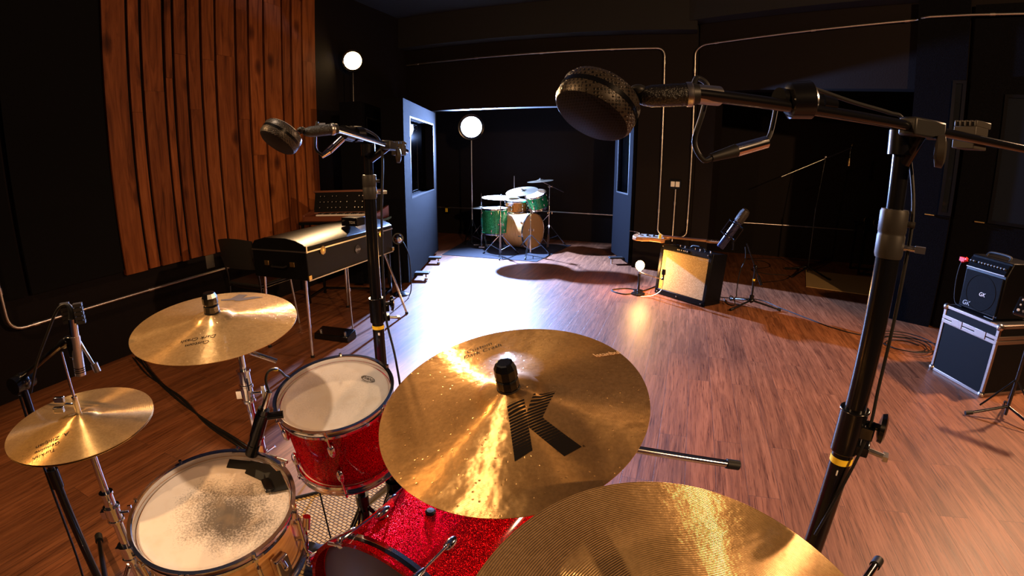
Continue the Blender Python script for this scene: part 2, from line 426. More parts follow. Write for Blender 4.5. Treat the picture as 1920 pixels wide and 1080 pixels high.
# ------------------------------------------------------------------ mesh helpers
class MB:
    def __init__(self, off=(0, 0, 0)):
        self.v = []; self.f = []; self.o = Vector(off)
    def add(self, vs, fs):
        n = len(self.v)
        self.v += [Vector(p) - self.o for p in vs]
        self.f += [tuple(i + n for i in f) for f in fs]
        return self
    def box(self, c, s, rz=0.0, M=None):
        c = Vector(c); hx, hy, hz = s[0]/2, s[1]/2, s[2]/2
        R = M if M is not None else Matrix.Rotation(rz, 3, 'Z')
        vs = [c + R @ Vector((x*hx, y*hy, z*hz)) for z in (-1, 1) for y in (-1, 1) for x in (-1, 1)]
        return self.add(vs, [(0, 2, 3, 1), (4, 5, 7, 6), (0, 1, 5, 4), (2, 6, 7, 3), (0, 4, 6, 2), (1, 3, 7, 5)])
    def hexa(self, bot, top):
        return self.add(list(bot) + list(top), [(3, 2, 1, 0), (4, 5, 6, 7), (0, 1, 5, 4), (1, 2, 6, 5), (2, 3, 7, 6), (3, 0, 4, 7)])
    def ring(self, c, ax, r, n, ref=None):
        ax = Vector(ax).normalized()
        ref = ref or (Vector((0, 0, 1)) if abs(ax.z) < 0.9 else Vector((1, 0, 0)))
        a = ax.cross(ref).normalized(); b = ax.cross(a)
        return [Vector(c) + (a*cos(2*PI*i/n) + b*sin(2*PI*i/n))*r for i in range(n)]
    def tube(self, p, q, r, r2=None, n=14, cap=True):
        p, q = Vector(p), Vector(q); r2 = r if r2 is None else r2
        ax = q - p
        vs = self.ring(p, ax, r, n) + self.ring(q, ax, r2, n)
        fs = [(i, (i+1) % n, n+(i+1) % n, n+i) for i in range(n)]
        if cap:
            fs += [tuple(range(n-1, -1, -1)), tuple(range(n, 2*n))]
        return self.add(vs, fs)
    def path(self, pts, r, n=10, smooth=0, cap=True):
        P = [Vector(p) for p in pts]
        if smooth:
            Q = []
            for i in range(len(P)-1):
                p0 = P[max(i-1, 0)]; p1 = P[i]; p2 = P[i+1]; p3 = P[min(i+2, len(P)-1)]
                for k in range(smooth):
                    t = k/smooth
                    Q.append(0.5*((2*p1) + (-p0+p2)*t + (2*p0-5*p1+4*p2-p3)*t*t + (-p0+3*p1-3*p2+p3)*t**3))
            Q.append(P[-1]); P = Q
        m = len(P); vs = []
        if isinstance(r, (list, tuple)):
            rl = list(r)
            r = []
            for i in range(m):
                x = i/(m-1)*(len(rl)-1) if len(rl) <= len(pts) else min(i, len(rl)-1)
                j = min(int(x), len(rl)-2)
                r.append(rl[j] + (rl[j+1]-rl[j])*(x-j))
        t0 = (P[1]-P[0]).normalized()
        a = t0.cross(Vector((0, 0, 1)) if abs(t0.z) < 0.9 else Vector((1, 0, 0))).normalized()
        for i in range(m):
            t = (P[min(i+1, m-1)] - P[max(i-1, 0)]).normalized()
            a = (a - t*a.dot(t)).normalized(); b = t.cross(a)
            rr = r[i] if isinstance(r, (list, tuple)) else r
            vs += [P[i] + (a*cos(2*PI*k/n) + b*sin(2*PI*k/n))*rr for k in range(n)]
        fs = [(i*n+k, i*n+(k+1) % n, (i+1)*n+(k+1) % n, (i+1)*n+k) for i in range(m-1) for k in range(n)]
        if cap:
            fs += [tuple(range(n-1, -1, -1)), tuple(range((m-1)*n, m*n))]
        return self.add(vs, fs)
    def lathe(self, prof, n=32, c=(0, 0, 0), ax=(0, 0, 1), cap=True, sx=1.0):
        c = Vector(c); ax = Vector(ax).normalized()
        ref = Vector((0, 0, 1)) if abs(ax.z) < 0.9 else Vector((1, 0, 0))
        if abs(ax.z) > 0.999:
            a, b = Vector((1, 0, 0)), Vector((0, 1, 0)) * (1 if ax.z > 0 else -1)
        else:
            a = ax.cross(ref).normalized(); b = ax.cross(a)
        vs = []
        for r, z in prof:
            r = max(r, 1e-5)
            vs += [c + ax*z + (a*cos(2*PI*i/n)*sx + b*sin(2*PI*i/n))*r for i in range(n)]
        m = len(prof)
        fs = [(j*n+i, j*n+(i+1) % n, (j+1)*n+(i+1) % n, (j+1)*n+i) for j in range(m-1) for i in range(n)]
        if cap:
            fs += [tuple(range(n-1, -1, -1)), tuple(range((m-1)*n, m*n))]
        return self.add(vs, fs)
    def sphere(self, c, r, n=20, ax=(0, 0, 1), sz=1.0):
        k = n//2
        return self.lathe([(r*sin(PI*i/k), -r*cos(PI*i/k)*sz) for i in range(k+1)], n, c, ax)
    def prism(self, poly, z0, z1, M=None):
        M = M or Matrix.Identity(4); n = len(poly)
        vs = [M @ Vector((x, y, z0)) for x, y in poly] + [M @ Vector((x, y, z1)) for x, y in poly]
        fs = [tuple(range(n-1, -1, -1)), tuple(range(n, 2*n))] + [(i, (i+1) % n, n+(i+1) % n, n+i) for i in range(n)]
        return self.add(vs, fs)
    def link(self, name, m, parent=None, bev=0.0, seg=2, smooth=True, sub=0):
        me = bpy.data.meshes.new(name)
        me.from_pydata([tuple(p) for p in self.v], [], self.f)
        me.update()
        if smooth:
            me.polygons.foreach_set('use_smooth', [True]*len(me.polygons))
            me.set_sharp_from_angle(angle=math.radians(38))
        me.materials.append(m)
        o = bpy.data.objects.new(name, me)
        col.objects.link(o)
        if parent is not None:
            o.parent = parent
        if bev:
            b = o.modifiers.new('bevel', 'BEVEL'); b.width = bev; b.segments = seg; b.limit_method = 'ANGLE'; b.harden_normals = False
        return o

def tag(o, label=None, cat=None, group=None, kind=None):
    if label: o['label'] = label
    if cat: o['category'] = cat
    if group: o['group'] = group
    if kind: o['kind'] = kind
    return o
def thing(name, label, cat, loc=(0, 0, 0), rz=0.0, M=None, group=None):
    o = bpy.data.objects.new(name, None)
    o.empty_display_size = 0.05
    col.objects.link(o)
    if M is not None:
        o.matrix_world = M
    else:
        o.location = loc; o.rotation_euler = (0, 0, rz)
    return tag(o, label, cat, group)
def struct(name, mb, m, parent=None, **kw):
    o = mb.link(name, m, parent, **kw)
    if parent is None:
        o['kind'] = 'structure'
    return o
def frame(c, n, spin=0.0):
    n = Vector(n).normalized()
    x = (Vector((1, 0, 0)) - n*n.x).normalized(); y = n.cross(x)
    R = Matrix((x, y, n)).transposed().to_4x4()
    return Matrix.Translation(c) @ R @ Matrix.Rotation(spin, 4, 'Z')
def text_mesh(s, size, shear=0.0):
    cu = bpy.data.curves.new('lettering', 'FONT')
    cu.body = s; cu.size = size; cu.shear = shear; cu.align_x = 'CENTER'; cu.align_y = 'CENTER'; cu.resolution_u = 3
    o = bpy.data.objects.new('lettering', cu); col.objects.link(o)
    dg = bpy.context.evaluated_depsgraph_get(); dg.update()
    me = bpy.data.meshes.new_from_object(o.evaluated_get(dg))
    vs = [v.co.copy() for v in me.vertices]; fs = [tuple(p.vertices) for p in me.polygons]
    bpy.data.objects.remove(o); bpy.data.curves.remove(cu); bpy.data.meshes.remove(me)
    return vs, fs

# ================================================================== THE SETTING
def slab(name, m, u0, u1, v0, v1, z0, z1, parent=None, **kw):
    mb = MB()
    mb.hexa([uv(u0, v0, z0), uv(u1, v0, z0), uv(u1, v1, z0), uv(u0, v1, z0)],
            [uv(u0, v0, z1), uv(u1, v0, z1), uv(u1, v1, z1), uv(u0, v1, z1)])
    return struct(name, mb, m, parent, smooth=False, **kw)
slab('floor', floorm, -5.2, 8.0, -3.5, 8.6, -0.06, 0.0)
slab('ceiling', ceilm, -5.2, 8.0, -3.5, 8.6, 3.5, 3.56)
slab('wall_left', wallm, -4.18, -4.03, -3.5, 6.6, 0, 3.5)
slab('wall_rear', wallm, -4.18, 8.0, -3.65, -3.5, 0, 3.5)
slab('wall_back', wallm, -5.2, 8.0, 8.38, 8.52, 0, 3.5)
slab('wall_west', wallm, -5.2, -5.05, 6.6, 8.38, 0, 3.5)
# wall with the wide opening to the first booth
mb = MB()
def slab_into(mb, u0, u1, v0, v1, z0, z1):
    mb.hexa([uv(u0, v0, z0), uv(u1, v0, z0), uv(u1, v1, z0), uv(u0, v1, z0)],
            [uv(u0, v0, z1), uv(u1, v0, z1), uv(u1, v1, z1), uv(u0, v1, z1)])
slab_into(mb, -5.1, -3.63, 6.6, 6.78, 0, 3.5)
slab_into(mb, -3.63, -0.62, 6.6, 6.78, 2.13, 3.5)
slab_into(mb, -0.62, 0.16, 6.6, 6.78, 0, 3.5)
struct('wall_front', mb, wallm, smooth=False)
slab('wall_partition', wallm, 0.10, 0.34, 6.78, 8.38, 0, 3.5)
slab('trim_1', ceilm, -4.03, 0.1, 6.38, 6.6, 3.06, 3.5)
# angled wall on the right, with the wide opening to the second booth
CW = Vector((2.33, 6.12, 0)); DW = Vector((0.665, -0.747, 0)).normalized(); NW = Vector((0.747, 0.665, 0)).normalized()
def wl(s, t, z):
    return CW + DW*s + NW*t + Vector((0, 0, z))
def wslab(mb, s0, s1, t0, t1, z0, z1):
    mb.hexa([wl(s0, t0, z0), wl(s1, t0, z0), wl(s1, t1, z0), wl(s0, t1, z0)],
            [wl(s0, t0, z1), wl(s1, t0, z1), wl(s1, t1, z1), wl(s0, t1, z1)])
mb = MB()
wslab(mb, -0.02, 0.22, 0, 0.2, 0, 3.5)
wslab(mb, 0.22, 2.46, 0, 0.2, 2.32, 3.5)
wslab(mb, 2.46, 8.0, 0, 0.2, 0, 3.5)
struct('wall_right', mb, wallm, smooth=False)
mb = MB(); wslab(mb, -0.1, 8.0, -0.22, 0.0, 3.17, 3.5)
struct('trim_2', mb, ceilm, smooth=False)
mb = MB(); wslab(mb, 2.44, 2.90, -0.10, 0.0, 0, 3.16)
struct('trim_3', mb, carpet, smooth=False)
mb = MB(); wslab(mb, 2.94, 5.6, -0.05, 0.0, 0, 3.1)
struct('trim_4', mb, carpet, smooth=False)
# windows and brass catches in the right wall
def wall_window(name, s0, s1, z0, z1, t):
    f = MB()
    for a, b, c, d in ((s0-0.03, s1+0.03, z0-0.03, z0), (s0-0.03, s1+0.03, z1, z1+0.03), (s0-0.03, s0, z0, z1), (s1, s1+0.03, z0, z1)):
        wslab(f, a, b, t-0.02, t, c, d)
    fo = struct(name, f, black, smooth=False)
    g = MB(); wslab(g, s0, s1, t-0.006, t, z0, z1)
    struct('window_pane', g, glass, fo, smooth=False)
    return fo
wall_window('window_1', 2.815, 2.875, 1.15, 2.36, -0.10)
wall_window('window_2', 3.27, 4.0, 1.13, 2.25, -0.05)
for s, z, t in ((2.71, 1.11, -0.10), (3.17, 1.10, -0.05)):
    mb = MB()
    mb.tube(wl(s-0.045, t-0.02, z), wl(s+0.045, t-0.02, z), 0.008)
    mb.tube(wl(s-0.03, t, z), wl(s-0.03, t-0.02, z), 0.006); mb.tube(wl(s+0.03, t, z), wl(s+0.03, t-0.02, z), 0.006)
    o = mb.link('brass_pull_handle', brass)
    tag(o, 'small brass pull handle beside the ' + ('narrow slot window' if s < 3 else 'wide dark window') + ' in the angled wall', 'handle', 'brass wall handles')

# black acoustic frame panel on the left wall, and the board cladding
mb = MB()
slab_into(mb, -4.03, -3.99, 0.9, 1.28, 0.69, 3.4)
slab_into(mb, -4.03, -3.985, 1.32, 2.04, 0.69, 3.4)
tag(mb.link('acoustic_baffle', blackcloth, smooth=False), 'black cloth acoustic baffle on the wall beside the wooden boards', 'acoustic baffle')
edges = [2.05, 2.27, 2.39, 2.60, 2.69, 2.83, 2.98, 3.14, 3.38, 3.54, 3.74, 4.0, 4.14, 4.31, 4.54]
mb = MB()
rr = random.Random(5)
for a, b in zip(edges[:-1], edges[1:]):
    z = 0.66 - rr.uniform(0, 0.012)
    cuts = [z]
    h = z
    while h < 3.4:
        h += rr.choice((0.9, 1.5, 2.2, 3.0)) * rr.uniform(0.8, 1.2)
        cuts.append(min(h, 3.44))
    for z0, z1 in zip(cuts[:-1], cuts[1:]):
        dd = rr.uniform(0.0, 0.006)
        slab_into(mb, -4.03, -3.985 + dd, a + 0.014, b - 0.014, z0 + 0.0008, z1 - 0.0008)
tag(mb.link('wooden_wall_cladding', boardm, smooth=False), 'tall reddish brown knotty pine boards cladding the left wall', 'wood panel')
slab('trim_5', blackcloth, -4.03, -4.005, 2.05, 4.54, 0.70, 3.42)

# ------------------------------------------------------------------ conduit pipes
def conduit(label, pts, r=0.0125, couplings=()):
    mb = MB(pts[0]); P = []
    pts = [Vector(p) for p in pts]
    for i, p in enumerate(pts):
        if 0 < i < len(pts)-1:
            a = (pts[i-1]-p); b = (pts[i+1]-p); d = min(0.11, a.length*0.45, b.length*0.45)
            ang = a.angle(b)
            if ang < PI-0.15:
                for k in range(7):
                    t = k/6
                    P.append((p+a.normalized()*d)*(1-t)**2 + p*2*t*(1-t) + (p+b.normalized()*d)*t*t)
                continue
        P.append(p)
    mb.path(P, r, 12)
    o = mb.link('conduit_pipe', conduit_m)
    o.location = pts[0]
    tag(o, label, 'pipe')
    for a, b in zip(pts[:-1], pts[1:]):
        ln = (b-a).length; d = (b-a).normalized()
        k = 0.16
        while k < ln-0.1 and ln > 0.5:
            MB(pts[0]).tube(a+d*k, a+d*(k+0.045), r*1.35, n=12).link('coupling', conduit_m, o); k += 0.95
    return o
conduit('long low metal conduit running under the wooden wall boards', [uv(-3.965, 1.11, 1.9), uv(-3.965, 1.11, 0.49), uv(-3.965, 5.35, 0.50)])
conduit('high metal conduit over the booth opening, bending down beside the light switch', [uv(-4.0, 6.56, 2.83), uv(-0.30, 6.56, 2.87), uv(-0.30, 6.56, 0.50), uv(-0.17, 6.56, 0.45)])
conduit('metal conduit rising on the pillar and running above the dark second booth', [uv(-0.02, 6.56, 0.45), uv(0.08, 6.56, 0.50), uv(0.08, 6.56, 2.83), wl(0.04, -0.03, 2.90), wl(1.2, -0.03, 2.945), wl(2.42, -0.035, 2.99), wl(2.5, -0.125, 2.99), wl(2.9, -0.125, 2.99), wl(3.6, -0.08, 2.985), wl(5.4, -0.08, 2.98)])
conduit('short metal conduit below the white light switch on the pillar', [uv(-0.10, 6.57, 1.08), uv(-0.10, 6.57, 0.40)])
conduit('low metal conduit on the back wall of the drum booth', [uv(-4.6, 8.35, 0.50), uv(-0.6, 8.35, 0.49)])
conduit('low metal conduit on the back wall of the dark second booth', [uv(0.9, 8.35, 0.51), uv(2.80, 8.35, 0.54)])
# switch, outlets
t = thing('light_switch', 'white double light switch in a black frame on the pillar', 'switch', uv(-0.11, 6.6, 1.145), -RA)
MB().box((0, -0.006, 0), (0.15, 0.012, 0.12)).link('switch_plate', black, t, bev=0.003)
for x in (-0.031, 0.031):
    MB().box((x, -0.015, 0), (0.052, 0.008, 0.068)).link('rocker', whitep, t, bev=0.002)
t = thing('wall_outlet', 'small outlet box with yellow plate on the booth back wall', 'outlet', uv(-4.27, 8.38, 0.45), -RA)
MB().box((0, -0.02, 0), (0.10, 0.04, 0.13)).link('box', black, t, bev=0.003)
MB().box((0, -0.043, 0), (0.05, 0.006, 0.07)).link('plate', yellow, t)
t = thing('wall_outlet', 'small outlet box with brass plate on the wall behind the black chair', 'outlet', uv(-4.03, 2.93, 0.58), -RA - PI/2)
MB().box((0, -0.02, 0), (0.10, 0.04, 0.13)).link('box', black, t, bev=0.003)
MB().box((0, -0.043, 0), (0.05, 0.006, 0.07)).link('plate', greyp, t)

# ------------------------------------------------------------------ gobos
def gobo(label, x0, x1, y0, y1, z1, win, feet, group, rz=0.0, face=1):
    """free-standing carpeted panel; win=(y0,y1,z0,z1) on the +x side"""
    T = thing('acoustic_gobo', label, 'gobo', (x0, y0, 0), rz, group=group)
    W, D, H = x1-x0, y1-y0, z1
    wy0, wy1, wz0, wz1 = win[0]-y0, win[1]-y0, win[2], win[3]
    b = MB()
    zb = 0.05
    b.box((W/2, wy0/2, (zb+H)/2), (W, wy0, H-zb))
    b.box((W/2, (wy1+D)/2, (zb+H)/2), (W, D-wy1, H-zb))
    b.box((W/2, (wy0+wy1)/2, (zb+wz0)/2), (W, wy1-wy0, wz0-zb))
    b.box((W/2, (wy0+wy1)/2, (wz1+H)/2), (W, wy1-wy0, H-wz1))
    b.link('carpeted_body', carpet, T, smooth=False)
    f = MB(); e = 0.018
    for xs in (0.004, W-0.004):
        f.box((xs, wy0+e/2, (wz0+wz1)/2), (0.012, e, wz1-wz0)); f.box((xs, wy1-e/2, (wz0+wz1)/2), (0.012, e, wz1-wz0))
        f.box((xs, (wy0+wy1)/2, wz0+e/2), (0.012, wy1-wy0-2*e, e)); f.box((xs, (wy0+wy1)/2, wz1-e/2), (0.012, wy1-wy0-2*e, e))
    fo = f.link('window_frame', plastic, T, smooth=False)
    MB().box((W/2, (wy0+wy1)/2, (wz0+wz1)/2), (0.012, wy1-wy0, wz1-wz0)).link('window_pane', pane_m, fo, smooth=False)
    for fy in feet:
        ft = MB().box((W+0.07, fy-y0, 0.085), (0.20, 0.10, 0.022)).box((W/2, fy-y0, 0.065), (W+0.2, 0.09, 0.02)).link('outrigger_foot', plastic, T, bev=0.004)
        MB().tube((W+0.13, fy-y0, 0.074), (W+0.13, fy-y0, 0.03), 0.010).tube((W+0.13, fy-y0, 0.02), (W+0.13, fy-y0, 0.0), 0.022).link('levelling_pad', steel, ft)
    return T
gobo('dark carpeted gobo with a tall window, beside the brightly lit floor', -1.42, -1.17, 5.37, 7.34, 2.09, (5.68, 7.18, 0.97, 1.92), (5.72, 6.62), 'carpeted gobos', math.radians(-1.2))
gobo('dark carpeted gobo with a tall window, standing behind the synthesizer', -1.87, -1.63, 5.32, 6.6, 2.07, (5.54, 6.4, 1.06, 1.92), (5.95,), 'carpeted gobos')
T = gobo('narrow blue-lit gobo door with a window at the edge of the booth opening', 0, 0.10, 0, 0.80, 2.13, (0.14, 0.66, 0.96, 2.07), (), 'carpeted gobos')
T.matrix_world = Matrix.Translation((1.575, 6.47, 0)) @ Matrix.Rotation(math.radians(5.5), 4, 'Z')
o = MB().box((-0.11, 0.20, 0.085), (0.20, 0.10, 0.022)).link('outrigger_foot', plastic, T, bev=0.004)
MB().tube((-0.17, 0.20, 0.074), (-0.17, 0.20, 0.0), 0.012).link('levelling_pad', steel, o)

# ------------------------------------------------------------------ visible lamps
def flood(name, label, pos, base, m, R, aim, group):
    T = thing(name, label, 'lamp', base, group=group)
    o = Vector(base); p = Vector(pos)-o
    ax = (Vector(aim)-Vector(pos)).normalized()
    MB().tube((0, 0, 0.45), p - Vector((0, 0, R+0.02)), 0.010).tube((0, 0, 0.3), (0, 0, 0.9), 0.014).link('stand_pole', blackm if m is bulbW else steel, T)
    if m is bulbW:
        MB().lathe([(0, 0), (0.065, 0), (0.065, 0.02), (0.02, 0.03), (0, 0.03)], 24).tube((0, 0, 0.02), (0, 0, 0.5), 0.012).link('weighted_base', blackm, T)
    else:
        for k in range(3):
            a = 2*PI*k/3 + 0.5
            MB().tube((0, 0, 0.42), (0.16*cos(a), 0.16*sin(a), 0.012), 0.009).link('leg', blackm, T)
    hs = MB(); hs.lathe([(0.02, -0.10), (0.05, -0.10), (0.06, -0.05), (R*1.04, 0.0), (R*1.06, 0.02), (R*0.98, 0.018), (0.05, -0.035)], 28, p, ax, cap=False)
    hs.link('reflector', black, T)
    MB().lathe([(0.0, 0.012), (R*0.6, 0.014), (R*0.97, 0.006), (R*0.97, 0.0), (0.0, 0.0)], 28, p, ax, cap=False).link('lamp_lens', m, T)
    return T
flood('studio_lamp', 'bright blue-white studio lamp on a thin stand in the drum booth', BLUE_POS, (-0.67, 8.20, 0), bulbB, 0.20, (0, 0, 1.6), 'studio lamps')
flood('studio_lamp', 'warm orange studio lamp high on a stand behind the gobos', WARM_POS, (-1.95, 6.08, 0), bulbW, 0.125, (0, 0, 1.6), 'studio lamps')

# ================================================================== DRUM PARTS (shared builders)
def cymbal_mesh(R, bell, bow, hb, thick=0.0012, n=128):
    """profile with the rim at z=0 and the bell on top"""
    P = []
    rh = 0.006
    P.append((rh, bow+hb))
    for k in range(1, 8):
        t = k/7; r = rh + (bell-rh)*t
        P.append((r, bow + hb*math.sqrt(max(0, 1-(t*0.985)**2))*(1-0.06*t)+0.0))
    zb = P[-1][1]
    for k in range(1, 13):
        t = k/12; r = bell + (R-bell)*t
        P.append((r, zb*(1-t)**1.25*(1-t*0.15) if t < 1 else 0.0))
    under = [(r, z-thick) for r, z in reversed(P)]
    mb = MB(); mb.lathe(P + under, n, cap=False)
    m = len(P)*2
    mb.f += [((m-1)*n+i, (m-1)*n+(i+1) % n, (i+1) % n, i) for i in range(n)]
    return mb, P
def prof_z(P, r):
    for (r0, z0), (r1, z1) in zip(P[:-1], P[1:]):
        if r0 <= r <= r1:
            return z0 + (z1-z0)*(r-r0)/max(1e-9, r1-r0)
    return 0.0
def decal(name, vs, fs, P, m, parent, lift=0.0005):
    """flat lettering laid onto the cymbal's own curve"""
    mb = MB(); mb.add([(x, y, prof_z(P, math.hypot(x, y)) + lift) for x, y in vs], fs)
    return mb.link(name, m, parent, smooth=False)
def clip(poly, nx, ny, c):
    out = []
    for i in range(len(poly)):
        a, b = poly[i], poly[(i+1) % len(poly)]
        da, db = a[0]*nx+a[1]*ny-c, b[0]*nx+b[1]*ny-c
        if da >= 0: out.append(a)
        if (da >= 0) != (db >= 0):
            t = da/(da-db); out.append((a[0]+(b[0]-a[0])*t, a[1]+(b[1]-a[1])*t))
    return out
def grid_polys(polys, step=0.012):
    """cut polygons into small cells so they can follow a curved surface"""
    vs, fs = [], []
    for p in polys:
        x0 = min(q[0] for q in p); x1 = max(q[0] for q in p); y0 = min(q[1] for q in p); y1 = max(q[1] for q in p)
        i = 0
        nx = max(1, int((x1-x0)/step)+1); ny = max(1, int((y1-y0)/step)+1)
        for i in range(nx):
            for j in range(ny):
                a, b = x0+(x1-x0)*i/nx, x0+(x1-x0)*(i+1)/nx
                c, d = y0+(y1-y0)*j/ny, y0+(y1-y0)*(j+1)/ny
                q = clip(clip(clip(clip(p, 1, 0, a), -1, 0, -b), 0, 1, c), 0, -1, -d)
                if len(q) >= 3:
                    k = len(vs); vs += q; fs.append(tuple(range(k, k+len(q))))
    return vs, fs

def drum_parts(T, R, depth, shell, nlug, head, ph=0.0, hoop=chrome, lugs='split', low=True, head2=None, hi=0.014):
    n = 96
    sh = MB(); sh.lathe([(R-0.006, -0.004), (R, -0.004), (R, -depth), (R-0.006, -depth)], n, cap=False)
    sh.f += [(3*n+i, 3*n+(i+1) % n, (i+1) % n, i) for i in range(n)]
    sh.link('shell', shell, T)
    hd = MB(); hd.lathe([(0, 0.0), (R*0.9, 0.0), (R*0.965, 0.0), (R*0.985, -0.002), (R+0.004, -0.010)], n, cap=False).link('batter_head', head, T)
    def hoop_mb(z, s):
        q = MB()
        pr = [(R+0.005, -0.012), (R+0.011, -0.013), (R+0.0125, -0.004), (R+0.0105, -0.001), (R+0.0095, hi-0.002), (R+0.016, hi), (R+0.0165, hi+0.002), (R+0.008, hi+0.0022), (R+0.0055, hi), (R+0.005, -0.012)]
        q.lathe([(r, z + s*zz) for r, zz in pr], n, cap=False)
        return q
    hoop_mb(0, 1).link('top_hoop', hoop, T)
    if low:
        hoop_mb(-depth, -1).link('bottom_hoop', hoop, T)
        MB().lathe([(0, -depth-0.001), (R+0.004, -depth+0.008)], n, cap=False).link('resonant_head', head2 or headm, T)
    for k in range(nlug):
        a = ph + 2*PI*k/nlug
        ca, sa = cos(a), sin(a)
        def P(r, z): return (r*ca, r*sa, z)
        if lugs == 'split':
            tops = [-0.055] + ([-depth+0.055] if low and depth > 0.15 else [])
            los = []
            for zc in tops:
                lg = MB()
                lg.sphere(P(R+0.008, zc), 0.011, 12, (0, 0, 1), 2.1)
                lg.tube(P(R-0.002, zc), P(R+0.010, zc), 0.009, 0.006, 10)
                los.append(lg.link('lug', hoop, T))
        else:
            lg = MB()
            lg.tube(P(R+0.016, -0.03), P(R+0.016, -depth+0.03), 0.0052, n=10)
            for zc in (-0.042, -depth+0.042):
                lg.tube(P(R-0.002, zc), P(R+0.016, zc), 0.006, n=10)
            los = [lg.link('lug', hoop, T)]
        rod = MB()
        rod.tube(P(R+0.016, hi-0.004), P(R+0.012, -0.05), 0.0026, n=8)
        rod.tube(P(R+0.017, hi-0.004), P(R+0.0175, hi+0.006), 0.0045, n=6)
        rod.tube(P(R+0.008, -0.004), P(R+0.021, -0.004), 0.005, n=8)
        rod.link('tension_rod', hoop, los[0])
        if low:
            rod = MB()
            rod.tube(P(R+0.016, -depth-hi+0.004), P(R+0.012, -depth+0.05), 0.0026, n=8)
            rod.tube(P(R+0.017, -depth-hi+0.004), P(R+0.0175, -depth-hi-0.006), 0.0045, n=6)
            rod.link('tension_rod', hoop, los[-1])

def tripod(T, az0, hub, spread, foot=0.0, r=0.006, m=chrome, brace=True, top=None):
    """double-braced tripod legs around the local z axis"""
    top = top or hub + 0.22
    for k in range(3):
        a = az0 + 2*PI*k/3; ca, sa = cos(a), sin(a)
        lg = MB()
        for d in (-0.008, 0.008):
            ox, oy = -sa*d, ca*d
            lg.tube((0.016*ca+ox, 0.016*sa+oy, top), (spread*ca+ox, spread*sa+oy, foot+0.018), r*0.75, n=8)
        if brace:
            t = 0.55
            lg.tube((0.016*ca, 0.016*sa, hub), (spread*t*ca, spread*t*sa, foot+0.018+(top-foot-0.018)*(1-t)), r*0.7, n=8)
        lo = lg.link('leg', m, T)
        MB().tube((spread*0.93*ca, spread*0.93*sa, foot+0.03), (spread*1.04*ca, spread*1.04*sa, foot+0.011), 0.0125, 0.011, n=10).link('rubber_foot', rubber, lo)
def collar(T, z, r, m=chrome, name='height_collar', a=0.0, wing=True):
    mb = MB(); mb.tube((0, 0, z-0.018), (0, 0, z+0.018), r+0.006, n=18).tube((0, 0, z+0.018), (0, 0, z+0.024), r+0.009, n=18).tube((0, 0, z-0.024), (0, 0, z-0.018), r+0.009, n=18)
    if wing:
        ca, sa = cos(a), sin(a)
        mb.tube((0, 0, z), ((r+0.028)*ca, (r+0.028)*sa, z), 0.0045, n=8)
        mb.box(((r+0.034)*ca, (r+0.034)*sa, z), (0.010, 0.005, 0.036), a)
        mb.box((-(r+0.012)*ca, -(r+0.012)*sa, z), (0.014, 0.016, 0.022), a)
    return mb.link(name, m, T)

# ================================================================== FAR DRUM KIT (in the booth)
def far_cymbal(label, c, n, R, group='cymbals of the far kit'):
    mb, P = cymbal_mesh(R, R*0.27, 0.014, 0.016, n=64)
    o = mb.link('cymbal', bronzeF); o.matrix_world = frame(c, n)
    tag(o, label, 'cymbal', group)
    q = MB().tube((0, 0, 0.028), (0, 0, 0.05), 0.006, n=8).tube((0, 0, 0.03), (0, 0, 0.042), 0.013, n=10).link('wing_nut', steel, o)
    return o
far_cymbal('large pale cymbal over the green floor drum of the far kit', (-0.163, 7.10, 0.862), (0.02, -0.05, 1), 0.272)
far_cymbal('tilted dark cymbal in the middle of the far kit', (0.137, 7.05, 0.957), (-0.14, -0.20, 0.96), 0.232)
far_cymbal('small pale cymbal highest in the far kit', (0.445, 7.93, 1.06), (-0.10, -0.03, 1), 0.21)
far_cymbal('thin hi-hat cymbal behind the green floor drum of the far kit', (-0.50, 7.98, 0.625), (0, 0, 1), 0.18)
def far_stand(label, loc, h, az, top_to=None, tail=None, hub=0.09, spread=0.30):
    T = thing('cymbal_stand', label, 'cymbal stand', loc, group='stands of the far kit')
    MB().tube((0, 0, hub-0.04), (0, 0, 0.55*h), 0.0125, n=12).link('lower_tube', chrome, T)
    MB().tube((0, 0, 0.5*h), (0, 0, h), 0.0085, n=12).link('upper_tube', chrome, T)
    collar(T, 0.55*h, 0.012); collar(T, h-0.02, 0.009)
    if top_to:
        d = Vector(top_to) - Vector(loc)
        MB().tube(Vector((0, 0, h)) + (Vector((0, 0, h))-d)*(tail or 0.1), d, 0.0065, n=10).link('boom_arm', chrome, T)
    tripod(T, az, hub, spread)
    return T
far_stand('chrome cymbal stand in front of the green floor drum of the far kit', (-0.172, 7.13, 0), 0.85, 0.5, (-0.163, 7.10, 0.89))
far_stand('chrome boom stand in front of the gold bass drum of the far kit', (0.268, 7.16, 0), 0.70, 0.25, (0.137, 7.05, 0.985), 0.25)
far_stand('chrome boom stand carrying the highest cymbal of the far kit', (0.60, 8.0, 0), 0.99, 0.4, (0.43, 7.93, 1.07), 1.4, 0.12)
T = thing('hi_hat_stand', 'chrome hi-hat stand with pedal behind the green floor drum', 'cymbal stand', (-0.50, 7.98, 0), group='stands of the far kit')
MB().tube((0, 0, 0.05), (0, 0, 0.60), 0.012, n=12).tube((0, 0, 0.6), (0, 0, 0.86), 0.004, n=8).link('pull_rod_tube', chrome, T)
MB().box((0.02, -0.16, 0.03), (0.10, 0.30, 0.02)).box((0.02, -0.02, 0.02), (0.30, 0.03, 0.02)).link('pedal', steel, T, bev=0.004)
tripod(T, 0.9, 0.10, 0.28, top=0.34)
far_c = MB()
T = thing('floor_tom', 'green glitter floor drum of the far kit', 'drum', M=Matrix.Translation((-0.275, 7.70, 0.64)), group='drums of the far kit')
drum_parts(T, 0.195, 0.38, greenspark, 6, headm, 0.3)
